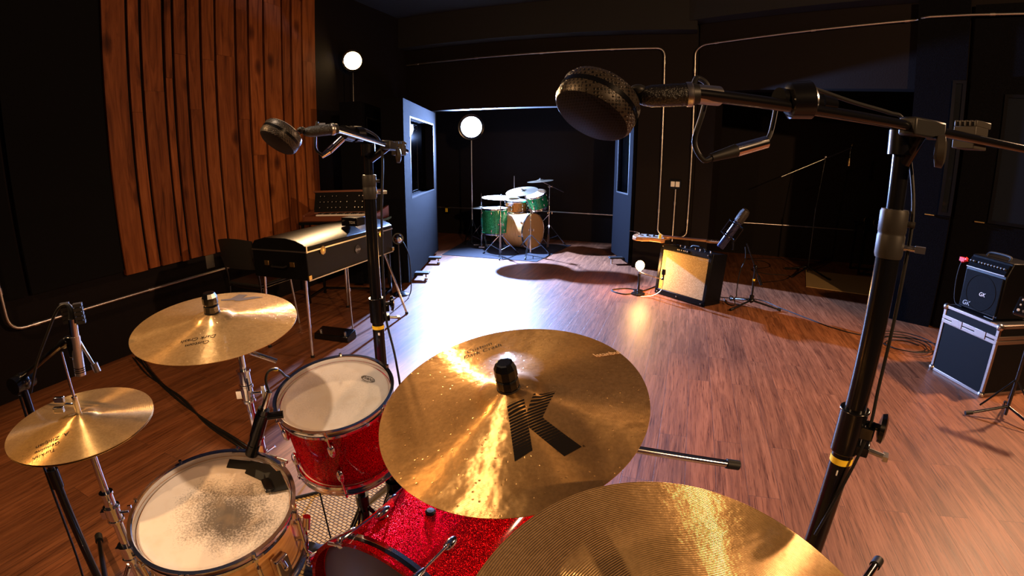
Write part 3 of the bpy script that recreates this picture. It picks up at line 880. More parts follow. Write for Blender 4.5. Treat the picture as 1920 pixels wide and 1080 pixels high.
for k in range(3):
    a = 0.9 + 2*PI*k/3
    MB().tube((0.215*cos(a), 0.215*sin(a), -0.15), (0.215*cos(a), 0.215*sin(a), -0.625), 0.006, n=8).link('leg', chrome, T)
T = thing('bass_drum', 'gold-fronted maple bass drum of the far kit lying on the black mat', 'drum', M=frame((0.325, 7.66, 0.292), (0.78, -0.62, 0.02)), group='drums of the far kit')
drum_parts(T, 0.275, 0.40, maple, 8, goldhead, 0.2, hi=0.012)
for s in (-1, 1):
    MB().tube((0.27, 0.06*s, -0.08), (0.29, 0.25*s, 0.10), 0.007, n=8).link('spur', chrome, T)
T = thing('rack_tom', 'small green glitter tom mounted above the gold bass drum of the far kit', 'drum', M=frame((0.365, 7.78, 0.86), (-0.25, -0.28, 0.92)), group='drums of the far kit')
drum_parts(T, 0.155, 0.21, greenspark, 6, headm, 0.1)
T = thing('rack_tom', 'small amber glitter tom in the middle of the far kit', 'drum', M=frame((0.06, 7.95, 0.74), (0.0, -0.06, 0.99)), group='drums of the far kit')
drum_parts(T, 0.165, 0.17, brownspark, 6, headm, 0.1)
T = thing('tom_stand', 'chrome double stand holding the two toms of the far kit', 'drum stand', (0.22, 8.0, 0), group='stands of the far kit')
MB().tube((0, 0, 0.06), (0, 0, 0.62), 0.014).link('tube', chrome, T)
MB().tube((0, 0, 0.60), (-0.12, -0.03, 0.62), 0.008).tube((0, 0, 0.60), (0.12, -0.16, 0.68), 0.008).link('mounting_arm', chrome, T)
tripod(T, 1.2, 0.1, 0.26)
T = thing('microphone_stand', 'thin upright rod stand behind the cymbals of the far kit', 'microphone stand', (0.03, 8.15, 0), group='stands of the far kit')
MB().tube((0, 0, 0.02), (0, 0, 1.13), 0.006).link('rod', steel, T)
MB().lathe([(0.0, 0.0), (0.13, 0.0), (0.13, 0.012), (0.02, 0.02), (0.0, 0.02)], 24).link('round_base', blackm, T)
mb = MB((0, 7.6, 0))
mb.hexa([(-1.12, 7.27, 0.0), (-0.43, 7.12, 0.0), (0.36, 6.72, 0.0), (0.98, 8.22, 0.0)], [(-1.12, 7.27, 0.006), (-0.43, 7.12, 0.006), (0.36, 6.72, 0.006), (0.98, 8.22, 0.006)])
o = MB((0, 7.6, 0)); o.hexa([(-1.05, 7.21, 0), (0.34, 6.72, 0), (0.98, 8.05, 0), (-0.80, 8.50, 0)], [(-1.05, 7.21, 0.006), (0.34, 6.72, 0.006), (0.98, 8.05, 0.006), (-0.80, 8.50, 0.006)])
o = o.link('stage_mat', matcl, smooth=False); o.location = (0, 7.6, 0); tag(o, 'black carpet mat under the far drum kit', 'mat')

# ================================================================== PIANO CORNER
PA = -math.radians(18)      # front of the case runs along local +Y... seen from the right
T = thing('stage_piano', 'black cased stage piano with chrome legs and brass latches by the wooden boards', 'piano', (-1.46, 3.29, 0), PA)
# local: y along the keyboard (towards the gobos), -x towards the wall
LP, DP = 1.17, 0.55
MB().box((-DP/2, LP/2, 0.705), (DP, LP, 0.21)).link('case_body', tolex, T, bev=0.006)
lid = MB()
pr = [(0, 0.812), (0, 0.845), (-0.03, 0.865), (-0.10, 0.890), (-0.20, 0.905), (-DP+0.14, 0.905), (-DP+0.03, 0.88), (-DP, 0.845), (-DP, 0.812)]
lv = [(x, 0.0, z) for x, z in pr] + [(x, LP, z) for x, z in pr]
k = len(pr)
lid.add(lv, [tuple(range(k)), tuple(range(2*k-1, k-1, -1))] + [(i, k+i, k+(i+1) % k, (i+1) % k) for i in range(k)])
lid.link('case_lid', tolex, T, bev=0.004)
tr = MB()
tr.box((0.004, LP/2, 0.812), (0.008, LP, 0.010)); tr.box((-DP/2, -0.004, 0.812), (DP, 0.008, 0.010)); tr.box((0.004, 0.0, 0.83), (0.008, 0.01, 0.05))
tr.box((0.003, LP/2, 0.602), (0.006, LP, 0.008))
tr.link('metal_edge_trim', steel, T)
for y in (0.18, 0.98):
    q = MB().lathe([(0.034, 0), (0.034, 0.006), (0.012, 0.010), (0, 0.010)], 8, (0.002, y, 0.795), (1, 0, 0)).link('latch', brass, T)
for y in (0.01, LP-0.01):
    MB().box((0.006, y, 0.625), (0.012, 0.03, 0.03)).link('corner_guard', brass, T)
for x in (-0.14, -0.40):
    MB().box((x, -0.006, 0.715), (0.045, 0.010, 0.035)).link('end_clasp', brass, T, bev=0.002)
hd = MB(); hd.path([(-0.20, -0.004, 0.70), (-0.21, -0.03, 0.695), (-0.33, -0.03, 0.695), (-0.34, -0.004, 0.70)], 0.008, 8); hd.link('carrying_handle', rubber, T)
lg = MB().lathe([(0.036, 0), (0.036, 0.003), (0, 0.003)], 24, (0.001, 0.62, 0.72), (1, 0, 0)).link('round_badge', plastic, T)
vs, fs = text_mesh('dyno', 0.036, 0.2)
MB().add([(0.006, x+0.62, y+0.72) for x, y, z in vs], fs).link('badge_lettering', greyp, lg, smooth=False)
for (x, y), (bx, by) in (((-0.05, 0.02), (-0.05, 0.0)), ((-DP+0.05, 0.05), (-DP+0.02, 0.03)), ((-0.06, LP-0.06), (0.10, LP+0.02)), ((-DP+0.05, LP-0.08), (-DP-0.02, LP))):
    q = MB().tube((x, y, 0.60), (bx, by, 0.012), 0.0125, 0.011, 12).link('leg', chrome, T)
    MB().tube((bx, by, 0.02), (bx, by, 0.0), 0.015, n=12).link('leg_tip', rubber, q)
MB().tube((-0.10, 0.60, 0.60), (-0.10, 0.60, 0.02), 0.006).tube((-0.10, 0.60, 0.36), (-0.10, 0.60, 0.385), 0.011).link('pedal_rod', steel, T)
# sustain pedal block on the floor
T = thing('pedal_unit', 'black pedal unit on the floor beneath the stage piano', 'pedal', (-1.47, 3.72, 0), math.radians(-14))
MB().hexa([(-0.17, -0.07, 0), (0.17, -0.07, 0), (0.17, 0.07, 0), (-0.17, 0.07, 0)], [(-0.165, -0.065, 0.05), (0.165, -0.065, 0.05), (0.165, 0.065, 0.075), (-0.165, 0.065, 0.075)]).link('housing', blackm, T, bev=0.006)
for x in (-0.12, 0.12):
    MB().tube((x, -0.03, 0.05), (x, -0.03, 0.078), 0.012).link('foot_switch', steel, T)
T = thing('dynamic_microphone', 'black microphone standing upside down by the red rack tom rim', 'microphone', (-0.94, 2.35, 0))
MB().path([(0.0, -0.05, 0.0), (0, -0.04, 0.18), (0, 0, 0.27)], 0.006, 8, 4).link('short_stand', blackm, T)
MB().tube((0, 0, 0.27), (-0.005, -0.005, 0.345), 0.017, 0.021).sphere((-0.005, -0.005, 0.355), 0.024, 14).link('microphone_body', plastic, T)
MB().path([(0.01, 0, 0.375), (0.03, 0, 0.385), (0.06, -0.01, 0.34), (0.075, -0.03, 0.20), (0.08, -0.06, 0.01)], 0.0045, 8, 4).link('cable', rubber, T)

# synthesizer on its black stand
T = thing('analog_synthesizer', 'wooden-cased analog synthesizer with raised knob panel on a black table', 'synthesizer', (-2.10, 4.74, 0.85), math.radians(-3))
W = 0.785
MB().box((W/2, 0.0, 0.025), (W, 0.06, 0.05)).box((W/2, 0.19, 0.02), (W, 0.42, 0.04)).link('wooden_base', walnut, T, bev=0.004)
for x in (0.012, W-0.012):
    MB().hexa([(x-0.012, -0.03, 0.0), (x+0.012, -0.03, 0.0), (x+0.012, 0.40, 0.0), (x-0.012, 0.40, 0.0)], [(x-0.012, -0.03, 0.065), (x+0.012, -0.03, 0.065), (x+0.012, 0.40, 0.11), (x-0.012, 0.40, 0.11)]).link('side_cheek', walnut, T, bev=0.003)
kb = MB().box((W/2+0.05, 0.075, 0.052), (W-0.16, 0.12, 0.018)).link('white_keys', whitep, T, bev=0.002)
bk = MB()
for i in range(26):
    if i % 7 not in (2, 6):
        bk.box((0.137 + i*0.0212, 0.098, 0.064), (0.010, 0.075, 0.012))
bk.link('black_keys', black, kb)
PM = Matrix.Translation((W/2, 0.24, 0.165)) @ Matrix.Rotation(math.radians(72), 4, 'X')
pn = MB(); pn.add([PM @ Vector(p) for p in [(-W/2+0.02, -0.11, 0), (W/2-0.02, -0.11, 0), (W/2-0.02, 0.11, 0), (-W/2+0.02, 0.11, 0), (-W/2+0.02, -0.11, -0.05), (W/2-0.02, -0.11, -0.05), (W/2-0.02, 0.11, -0.05), (-W/2+0.02, 0.11, -0.05)]], [(0, 1, 2, 3), (7, 6, 5, 4), (0, 4, 5, 1), (1, 5, 6, 2), (2, 6, 7, 3), (3, 7, 4, 0)])
pn = pn.link('control_panel', casem, T)
fr = MB()
for a, b in (((-W/2, 0.125), (W/2, 0.105)), ((-W/2, -0.105), (W/2, -0.125))):
    fr.add([PM @ Vector(p) for p in [(a[0], b[1], 0.006), (b[0], b[1], 0.006), (b[0], a[1], 0.006), (a[0], a[1], 0.006), (a[0], b[1], -0.055), (b[0], b[1], -0.055), (b[0], a[1], -0.055), (a[0], a[1], -0.055)]], [(0, 1, 2, 3), (7, 6, 5, 4), (0, 4, 5, 1), (1, 5, 6, 2), (2, 6, 7, 3), (3, 7, 4, 0)])
fr.link('panel_frame', walnut, T)
rk = random.Random(3)
kx = [-0.30, -0.255, -0.21, -0.165, -0.12, -0.07, 0.0, 0.09, 0.13, 0.17, 0.21, 0.25, 0.29]
for i, x in enumerate(kx):
    for j, y in enumerate((0.06, 0.0, -0.06)):
        if rk.random() < 0.16: continue
        c = PM @ Vector((x, y, 0)); q = PM @ Vector((x, y, 0.018))
        k_ = MB().tube(c, q, 0.010, 0.008, 10).link('knob', black, pn)
        MB().tube(q, PM @ Vector((x, y, 0.0195)), 0.0055, n=8).link('knob_cap', steel if i < 7 else nickel, k_)
T = thing('keyboard_table', 'black square-tube table carrying the synthesizer behind the stage piano', 'table', (-2.13, 4.68, 0), math.radians(-3))
MB().box((0.42, 0.22, 0.835), (0.84, 0.46, 0.03)).link('table_top', black, T, bev=0.003)
for x in (0.03, 0.80):
    for y in (0.02, 0.42):
        MB().box((x, y, 0.41), (0.025, 0.025, 0.82)).link('leg', blackm, T)
MB().box((0.415, 0.42, 0.06), (0.77, 0.022, 0.022)).box((0.80, 0.22, 0.06), (0.022, 0.40, 0.022)).box((0.03, 0.22, 0.06), (0.022, 0.40, 0.022)).link('cross_bar', blackm, T)
# small amplifier head with white lettering under the synth
T = thing('headphone_amplifier', 'small black box with pale lettering on the stage piano lid', 'amplifier', (-1.32, 3.98, 0.905), math.radians(-18))
MB().box((0, 0, 0.035), (0.16, 0.12, 0.07)).link('housing', black, T, bev=0.004)
vs, fs = text_mesh('TDX', 0.03)
MB().add([(x+0.03, -0.0605, y+0.03) for x, y, z in vs], fs).link('lettering', greyp, T, smooth=False)
MB().tube((-0.055, -0.06, 0.045), (-0.055, -0.072, 0.045), 0.008).link('knob', steel, T)

def chair(label, loc, rz):
    T = thing('stacking_chair', label, 'chair', loc, rz, group='black chairs by the piano')
    st = MB().box((0, 0, 0.455), (0.42, 0.40, 0.028)).link('seat', plastic, T, bev=0.01)
    nb = 14; bv = []; 
    for j, (z, t) in enumerate(((0.60, 0.0), (0.64, 0.01), (0.80, 0.03), (0.84, 0.035))):
        for i in range(nb+1):
            x = -0.215 + 0.43*i/nb; y = 0.20 + t - 0.035*(1-(x/0.215)**2)*-1
            zz = z + (0.02*(1-(x/0.215)**2) if j == 3 else 0)
            bv.append((x, y, zz))
    k = nb+1; m = 4
    fr_ = bv + [(x, y+0.012, z) for x, y, z in bv]
    n_ = len(bv); fs = []
    for j in range(m-1):
        for i in range(nb):
            a = j*k+i; fs += [(a, a+1, a+k+1, a+k), (n_+a+k, n_+a+k+1, n_+a+1, n_+a)]
    for i in range(nb):
        fs += [(i+1, i, n_+i, n_+i+1), ((m-1)*k+i, (m-1)*k+i+1, n_+(m-1)*k+i+1, n_+(m-1)*k+i)]
    for j in range(m-1):
        fs += [(j*k, (j+1)*k, n_+(j+1)*k, n_+j*k), ((j+1)*k+nb, j*k+nb, n_+j*k+nb, n_+(j+1)*k+nb)]
    MB().add(fr_, fs).link('backrest', plastic, T)
    for s in (-1, 1):
        MB().path([(s*0.20, -0.21, 0.011), (s*0.19, -0.17, 0.44)], 0.010, 10).link('leg', steel, T)
        MB().path([(s*0.21, 0.26, 0.011), (s*0.20, 0.19, 0.44), (s*0.205, 0.235, 0.70)], 0.010, 10, 5).link('leg', blackm, T)
    MB().tube((-0.19, -0.17, 0.43), (-0.19, 0.19, 0.43), 0.009).tube((0.19, -0.17, 0.43), (0.19, 0.19, 0.43), 0.009).tube((-0.2, 0.19, 0.43), (0.2, 0.19, 0.43), 0.009).link('seat_frame', blackm, T)
    return T
chair('black stacking chair with curved backrest at the end of the stage piano', (-2.20, 3.93, 0), math.radians(160))
# small stage spotlight on a round base, right of the piano
T = thing('stage_spotlight', 'small dark spotlight with glinting lens between piano and gobo', 'lamp', (-1.20, 5.05, 0))
MB().lathe([(0, 0), (0.09, 0), (0.09, 0.012), (0.05, 0.03), (0.0, 0.035)], 28).link('round_base', blackm, T)
MB().tube((0, 0, 0.02), (0, 0, 0.56), 0.011).link('pole', blackm, T)
q = MB().lathe([(0.03, -0.10), (0.05, -0.09), (0.055, 0.04), (0.06, 0.05)], 22, (0, 0, 0.61), (0.25, -0.9, 0.15)).link('lamp_head', black, T)
MB().sphere((0.014, -0.048, 0.618), 0.048, 18).link('lens', chrome, q)
MB().path([(0.05, 0.0, 0.58), (0.12, -0.03, 0.42), (0.13, -0.05, 0.10), (0.11, -0.10, 0.008)], 0.006, 8, 5).link('cable', rubber, T)

# ================================================================== AMP CORNER
# combo amp: local x along the front, front faces -y
AZ = math.atan2(4.58-5.15, 1.95-1.58)
TILT = math.radians(-6)
T = thing('guitar_amplifier', 'black combo guitar amplifier with lit tan grille cloth in the middle distance', 'amplifier', M=Matrix.Translation((1.58, 5.15, 0)) @ Matrix.Rotation(AZ, 4, 'Z') @ Matrix.Rotation(TILT, 4, 'X'))
AW, AD, AH = 0.67, 0.27, 0.55
b = MB(); y0 = 0.012
b.box((AW/2, AD/2+y0, 0.285), (AW, AD, 0.53))
b.link('cabinet', tolex, T, bev=0.008)
MB().box((AW/2, 0.008, 0.28), (AW-0.07, 0.012, 0.43)).link('grille', grille, T, bev=0.003)
fr = MB(); 
for c_, s_ in (((AW/2, 0.004, 0.524), (AW, 0.018, 0.052)), ((AW/2, 0.004, 0.035), (AW, 0.018, 0.055)), ((0.018, 0.004, 0.28), (0.036, 0.018, 0.54)), ((AW-0.018, 0.004, 0.28), (0.036, 0.018, 0.54))):
    fr.box(c_, s_)
fr.link('front_frame', tolex, T, bev=0.003)
bd = MB().box((0.30, -0.007, 0.525), (0.17, 0.004, 0.026)).link('name_plate', blackm, T)
vs, fs = text_mesh('SUPREME', 0.020)
sc_ = MB()
for x in (0.235, 0.255, 0.285, 0.315, 0.335, 0.36):
    sc_.box((x, -0.010, 0.525), (0.010, 0.002, 0.013))
sc_.link('plate_lettering', greyp, bd, smooth=False)
for x, z in ((0.03, 0.53), (AW-0.05, 0.53), (0.03, 0.03), (AW-0.05, 0.03), (AW*0.45, 0.03)):
    MB().lathe([(0.008, 0), (0.006, 0.004), (0, 0.005)], 10, (x, -0.005, z), (0, -1, 0)).link('screw', steel, T)
MB().box((AW/2, AD*0.45, 0.546), (AW-0.12, 0.09, 0.006)).link('control_strip', blackm, T)
for i in range(8):
    MB().tube((0.10+i*0.066, AD*0.45, 0.549), (0.10+i*0.066, AD*0.45, 0.565), 0.008, 0.007, 10).link('knob', steel if i % 3 else black, T)
MB().path([(AW*0.36, AD*0.8, 0.55), (AW*0.40, AD*0.8, 0.575), (AW*0.60, AD*0.8, 0.575), (AW*0.64, AD*0.8, 0.55)], 0.010, 8, 4).link('carrying_handle', rubber, T)
for x in (0.05, AW-0.05):
    for y in (0.05, AD-0.02):
        MB().tube((x, y, 0.022), (x, y, -0.002+0.03*(y > 0.1)), 0.016, n=10).link('rubber_foot', rubber, T)

# electric guitar lying on its back on the amp
T = thing('electric_guitar', 'electric guitar lying flat on top of the combo amplifier', 'guitar', M=Matrix.Translation((1.53, 5.27, 0.592)) @ Matrix.Rotation(math.radians(-24.5), 4, 'Z') @ Matrix.Rotation(math.radians(0.5), 4, 'Y'))
body = [(-0.20, 0.02), (-0.19, 0.10), (-0.13, 0.155), (-0.05, 0.15), (0.01, 0.115), (0.07, 0.125), (0.15, 0.165), (0.20, 0.155), (0.19, 0.12), (0.14, 0.07), (0.15, 0.03), (0.15, -0.03), (0.15, -0.08), (0.17, -0.12), (0.13, -0.145), (0.06, -0.12), (0.0, -0.115), (-0.07, -0.16), (-0.14, -0.155), (-0.19, -0.10), (-0.20, -0.03)]
MB().prism(body, -0.018, 0.022).link('guitar_body', rosewood, T, bev=0.008, seg=3)
MB().prism([(x*0.8+0.02, y*0.72) for x, y in body], 0.0225, 0.025).link('pickguard', greyp, T)
nk = MB().box((0.36, 0, 0.028), (0.48, 0.050, 0.020)).link('neck', rosewood, T, bev=0.006)
MB().box((0.37, 0, 0.0405), (0.47, 0.046, 0.005)).link('fretboard', walnut, nk)
hs = MB().prism([(0.60, -0.025), (0.64, -0.04), (0.80, -0.03), (0.82, 0.0), (0.79, 0.045), (0.66, 0.035), (0.60, 0.024)], 0.014, 0.030).link('headstock', rosewood, T, bev=0.003)
for i in range(6):
    MB().tube((0.655+i*0.025, 0.035, 0.022), (0.655+i*0.025, 0.058, 0.022), 0.006, n=8).tube((0.655+i*0.025, 0.01, 0.030), (0.655+i*0.025, 0.01, 0.042), 0.005, n=8).link('tuning_peg', chrome, hs)
st = MB()
for i in range(6):
    y = -0.017+i*0.0068
    st.tube((-0.12, y, 0.040), (0.655+i*0.025, y*0.8, 0.046), 0.0006, n=5)
st.link('strings', steel, T)
for x in (-0.04, 0.03, 0.09):
    MB().box((x, 0, 0.032), (0.018, 0.08, 0.014)).link('pickup', plastic, T, bev=0.003)
MB().box((-0.125, 0, 0.031), (0.03, 0.075, 0.012)).link('bridge', chrome, T, bev=0.002)
MB().path([(-0.12, -0.03, 0.035), (-0.15, -0.04, 0.06), (-0.24, -0.035, 0.065)], 0.003, 8, 4).link('tremolo_arm', chrome, T)
MB().box((0.11, -0.10, 0.04), (0.03, 0.02, 0.05), 0.4).link('capo', yellow, T, bev=0.004)

# bare bulb on the floor and the grille microphone
T = thing('floor_lamp', 'glowing amber bulb on a short black stand beside the combo amplifier', 'lamp', (1.41, 5.22, 0))
MB().lathe([(0, 0), (0.055, 0), (0.055, 0.012), (0.015, 0.02), (0, 0.02)], 22).link('base', blackm, T)
MB().tube((0, 0, 0.015), (0, 0, 0.225), 0.014).tube((0, 0, 0.19), (0, 0, 0.25), 0.019).link('socket', blackm, T)
MB().sphere((0, 0, 0.295), 0.050, 24, sz=1.1).link('bulb', bulbA, T)
MB().path([(0.02, 0.0, 0.01), (-0.12, 0.10, 0.006), (-0.30, 0.02, 0.006), (-0.18, -0.14, 0.006), (0.08, 0.02, 0.006), (0.35, 0.30, 0.006)], 0.006, 8, 6).link('cable', rubber, T)
lamp('bulb_light', 'POINT', (1.41, 5.155, 0.30), 30, (1.0, 0.50, 0.15), 0.035)
T = thing('microphone_stand', 'short round-base microphone stand in front of the combo amplifier', 'microphone stand', (1.375, 5.09, 0))
MB().lathe([(0, 0), (0.075, 0), (0.075, 0.014), (0.02, 0.026), (0, 0.026)], 26).link('round_base', blackm, T)
MB().tube((0, 0, 0.02), (0, 0, 0.25), 0.010).link('pole', blackm, T)
MB().tube((0, 0, 0.245), (0.215, -0.14, 0.205), 0.006).tube((0.0, 0, 0.232), (0.0, 0, 0.262), 0.017).link('boom_arm', steel, T)
T = thing('dynamic_microphone', 'small square-headed microphone on a boom before the tan grille', 'microphone', (1.60, 4.945, 0.20))
MB().box((0, 0, 0.085), (0.038, 0.030, 0.062), -0.9).link('microphone_head', black, T, bev=0.008, seg=3)
MB().tube((0, 0, 0.0), (0, 0, 0.055), 0.009).tube((-0.012, 0.012, 0.005), (0, 0, 0.02), 0.012).link('handle', blackm, T)
MB().path([(0, 0, 0.0), (0.0, 0.0, -0.06), (-0.03, -0.02, -0.12), (-0.11, -0.0, -0.175), (-0.22, 0.03, -0.192)], 0.004, 8, 5).link('cable', conduit_m, T)

# studio microphone with shock mount on a low tripod boom
T = thing('microphone_stand', 'low black tripod boom stand with yellow tape next to the combo amplifier', 'microphone stand', (2.47, 4.60, 0))
MB().tube((0, 0, 0.05), (0, 0, 0.42), 0.011).link('pole', black, T)
MB().tube((0, 0, 0.285), (0, 0, 0.305), 0.0125).link('tape_band', yellow, T)
MB().tube((0, 0, 0.06), (0, 0, 0.13), 0.024).sphere((0, 0, 0.08), 0.035, 14, sz=0.7).link('hub', black, T)
for tx, ty in ((-0.27, -0.11), (0.27, -0.13), (-0.10, 0.28)):
    q = MB().tube((0, 0, 0.08), (tx, ty, 0.014), 0.010, 0.009).link('leg', black, T)
    MB().tube((tx*0.92, ty*0.92, 0.018), (tx*1.05, ty*1.05, 0.014), 0.014, n=10).link('rubber_foot', rubber, q)
MB().tube((0.07, -0.03, 0.26), (-0.10, 0.05, 0.66), 0.007).tube((0.075, -0.033, 0.25), (0.035, -0.016, 0.34), 0.015).sphere((0.0, 0.0, 0.43), 0.022, 12).link('boom_arm', black, T)
T = thing('studio_microphone', 'large dark studio microphone in a shock mount beside the guitar headstock', 'microphone', M=frame((2.235, 4.70, 0.81), (0.42, -0.20, 0.80)) @ Matrix.Scale(1.45, 4))
MB().lathe([(0.0, -0.17), (0.026, -0.17), (0.028, -0.165), (0.028, 0.02), (0.030, 0.03), (0.030, 0.05)], 28, cap=False).link('microphone_body', mat('blue_black_enamel', (0.02, 0.025, 0.07), 0.2, 0.3, coat=0.5), T)
MB().lathe([(0.030, 0.05), (0.034, 0.055), (0.034, 0.12), (0.028, 0.145), (0.012, 0.155), (0, 0.156)], 28, cap=False).link('basket', perf, T)
sm = MB()
for z in (-0.07, 0.03):
    ring = [(0.058*cos(2*PI*i/28), 0.058*sin(2*PI*i/28), z) for i in range(29)]
    sm.path(ring, 0.005, 8, cap=False)
for i in range(4):
    a = PI/4+i*PI/2; sm.tube((0.058*cos(a), 0.058*sin(a), -0.07), (0.058*cos(a), 0.058*sin(a), 0.03), 0.004, n=8)
    sm.tube((0.058*cos(a), 0.058*sin(a), -0.07), (0.028*cos(a+0.5), 0.028*sin(a+0.5), -0.02), 0.0018, n=6)
sm.link('shock_mount', blackm, T)
MB().tube((0.03, -0.04, -0.07), (0.06, -0.06, -0.13), 0.009).link('mount_arm', blackm, T)
o = MB().path([(0.01, 0.02, 0.62), (0.02, 0.01, 0.50), (-0.02, 0.02, 0.35), (-0.03, 0.02, 0.16), (-0.05, -0.02, 0.10), (-0.10, 0.0, 0.06), (-0.09, 0.03, 0.10), (-0.05, 0.02, 0.07), (-0.06, -0.03, 0.02), (-0.10, 0.05, 0.006), (-0.06, 0.24, 0.006)], 0.0055, 8, 5).link('hanging_cable', rubber)
o.location = (2.36, 4.66, 0); tag(o, 'black cable hanging from the studio microphone into a loop on the floor', 'cable')

# ---------------------------------------------------------------- second booth
mb = MB((4.4, 5.7, 0)); mb.hexa([(3.67, 5.44, 0), (5.35, 4.45, 0), (5.95, 5.55, 0), (4.24, 6.36, 0)], [(3.67, 5.44, 0.008), (5.35, 4.45, 0.008), (5.95, 5.55, 0.008), (4.24, 6.36, 0.008)])
o = mb.link('rug', rugm, smooth=False); o.location = (4.4, 5.7, 0); tag(o, 'beige flat rug on the floor of the dark second booth', 'rug')
T = thing('microphone_stand', 'tall thin black boom stand in the dark second booth', 'microphone stand', (4.14, 6.16, 0.0))
MB().tube((0, 0, 0.03), (0, 0, 0.9), 0.011).tube((0, 0, 0.88), (0.07, -0.02, 1.63), 0.007).tube((0, 0, 0.85), (0, 0, 0.93), 0.015).link('pole', blackm, T)
for tx, ty in ((-0.47, -0.30), (0.12, -0.48), (-0.25, 0.30)):
    q = MB().tube((0, 0, 0.10), (tx*0.8, ty*0.8, 0.016), 0.012).link('leg', black, T)
    MB().tube((tx*0.76, ty*0.76, 0.022), (tx*0.86, ty*0.86, 0.018), 0.015, n=10).link('rubber_foot', rubber, q)
MB().tube((-0.49, 0.16, 1.31), (0.38, -0.11, 1.76), 0.006).sphere((0.07, -0.02, 1.62), 0.025, 14).link('boom_arm', steel, T)
T = thing('studio_microphone', 'small gold-grilled microphone hanging from the boom in the dark second booth', 'microphone', (4.53, 6.04, 1.68))
MB().tube((0, 0, -0.04), (0, 0, 0.05), 0.018).sphere((0.01, 0, 0.09), 0.022, 12).link('microphone_body', blackm, T)
MB().lathe([(0.0, -0.16), (0.025, -0.155), (0.030, -0.14), (0.030, -0.10), (0.020, -0.05)], 20, cap=False).link('gold_grille', brass, T)
MB().tube((0, 0, 0.06), (0.02, 0.0, 0.14), 0.006).link('yoke', brass, T)
T = thing('side_table', 'black square-legged table standing on the beige rug', 'table', (5.00, 6.10, 0), math.radians(-20))
MB().box((0.25, 0.20, 0.72), (0.62, 0.44, 0.03)).link('table_top', black, T, bev=0.003)
for x in (-0.02, 0.52):
    for y in (0.0, 0.40):
        MB().box((x, y, 0.36), (0.03, 0.03, 0.69)).link('leg', black, T)
MB().box((0.25, 0.0, 0.03), (0.54, 0.025, 0.025)).box((0.25, 0.4, 0.03), (0.54, 0.025, 0.025)).link('cross_bar', black, T)
T = thing('headphones', 'round headphone cup lying on the table in the dark second booth', 'headphones', (5.10, 6.14, 0.735))
MB().path([(0.0, 0.09*cos(PI*i/10), 0.05+0.09*sin(PI*i/10)) for i in range(11)], 0.008, 8).link('headband', black, T)
for s in (-1, 1):
    q = MB().lathe([(0.0, -0.02), (0.045, -0.02), (0.045, 0.015), (0.0, 0.015)], 24, (0, 0.09*s, 0.046), (0.0 if s > 0 else 0.0, s, 0)).link('ear_cup', black, T)
    MB().path([(0.045*cos(2*PI*i/20), 0.09*s+0.015*s, 0.046+0.045*sin(2*PI*i/20)) for i in range(21)], 0.005, 6).link('trim_ring', brass, q)

# ---------------------------------------------------------------- flight case, bass amp, monitor mixer
T = thing('flight_case', 'black flight case with aluminium edges carrying the small bass combo', 'case', (3.31, 2.44, 0))
CD, CWid, CH = 0.50, 0.52, 0.535
MB().box((CD/2, CWid/2, 0.215), (CD-0.012, CWid-0.012, 0.41)).link('case_body', casem, T, smooth=False)
MB().box((CD/2, CWid/2, 0.475), (CD-0.012, CWid-0.012, 0.11)).link('case_lid', casem, T, smooth=False)
al = mat('aluminium_extrusion', (0.36, 0.29, 0.25), 0.48, 1.0)
e = 0.024
ed = MB()
for z in (e/2, 0.53-e/2):
    for y in (e/2, CWid-e/2): ed.box((CD/2, y, z), (CD, e, e))
    for x in (e/2, CD-e/2): ed.box((x, CWid/2, z), (e, CWid, e))
for z in (0.405, 0.438):
    for y in (0.004, CWid-0.004): ed.box((CD/2, y, z), (CD, 0.010, 0.028))
    for x in (0.004, CD-0.004): ed.box((x, CWid/2, z), (0.010, CWid, 0.028))
for x in (e/2, CD-e/2):
    for y in (e/2, CWid-e/2): ed.box((x, y, 0.265), (e, e, 0.50))
ed.link('aluminium_edging', al, T, bev=0.003)
for x in (0.012, CD-0.012):
    for y in (0.012, CWid-0.012):
        for z in (0.016, 0.516):
            MB().sphere((x, y, z), 0.027, 14).link('ball_corner', steel, T)
for y in (0.15, 0.37):
    MB().box((-0.002, y, 0.425), (0.006, 0.10, 0.055)).link('butterfly_latch', al, T, bev=0.003)
T = thing('bass_amplifier', 'small black bass combo with knob row standing on the flight case', 'amplifier', (3.37, 2.53, 0.531))
GD, GW, GH = 0.34, 0.36, 0.40
sd = [(0, 0), (0, 0.30), (0.05, GH), (GD, GH), (GD, 0)]
mb = MB(); k = len(sd)
mb.add([(x, 0, z+0.012) for x, z in sd] + [(x, GW, z+0.012) for x, z in sd], [tuple(range(k-1, -1, -1)), tuple(range(k, 2*k))] + [(i, (i+1) % k, k+(i+1) % k, k+i) for i in range(k)])
mb.link('cabinet', tolex, T, bev=0.008)
g_ = MB(); g_.box((-0.004, GW/2, 0.165), (0.012, GW-0.03, 0.27)); g_.link('speaker_grille', grilleb, T, bev=0.006)
MB().lathe([(0.134, 0.0), (0.132, 0.003), (0.126, 0.003), (0.124, 0.0)], 40, (-0.010, GW/2, 0.16), (-1, 0, 0), cap=False).link('cone_outline', grilleb, T)
CM = Matrix.Translation((0.018, GW/2, 0.355)) @ Matrix.Rotation(math.radians(-63.4), 4, 'Y')
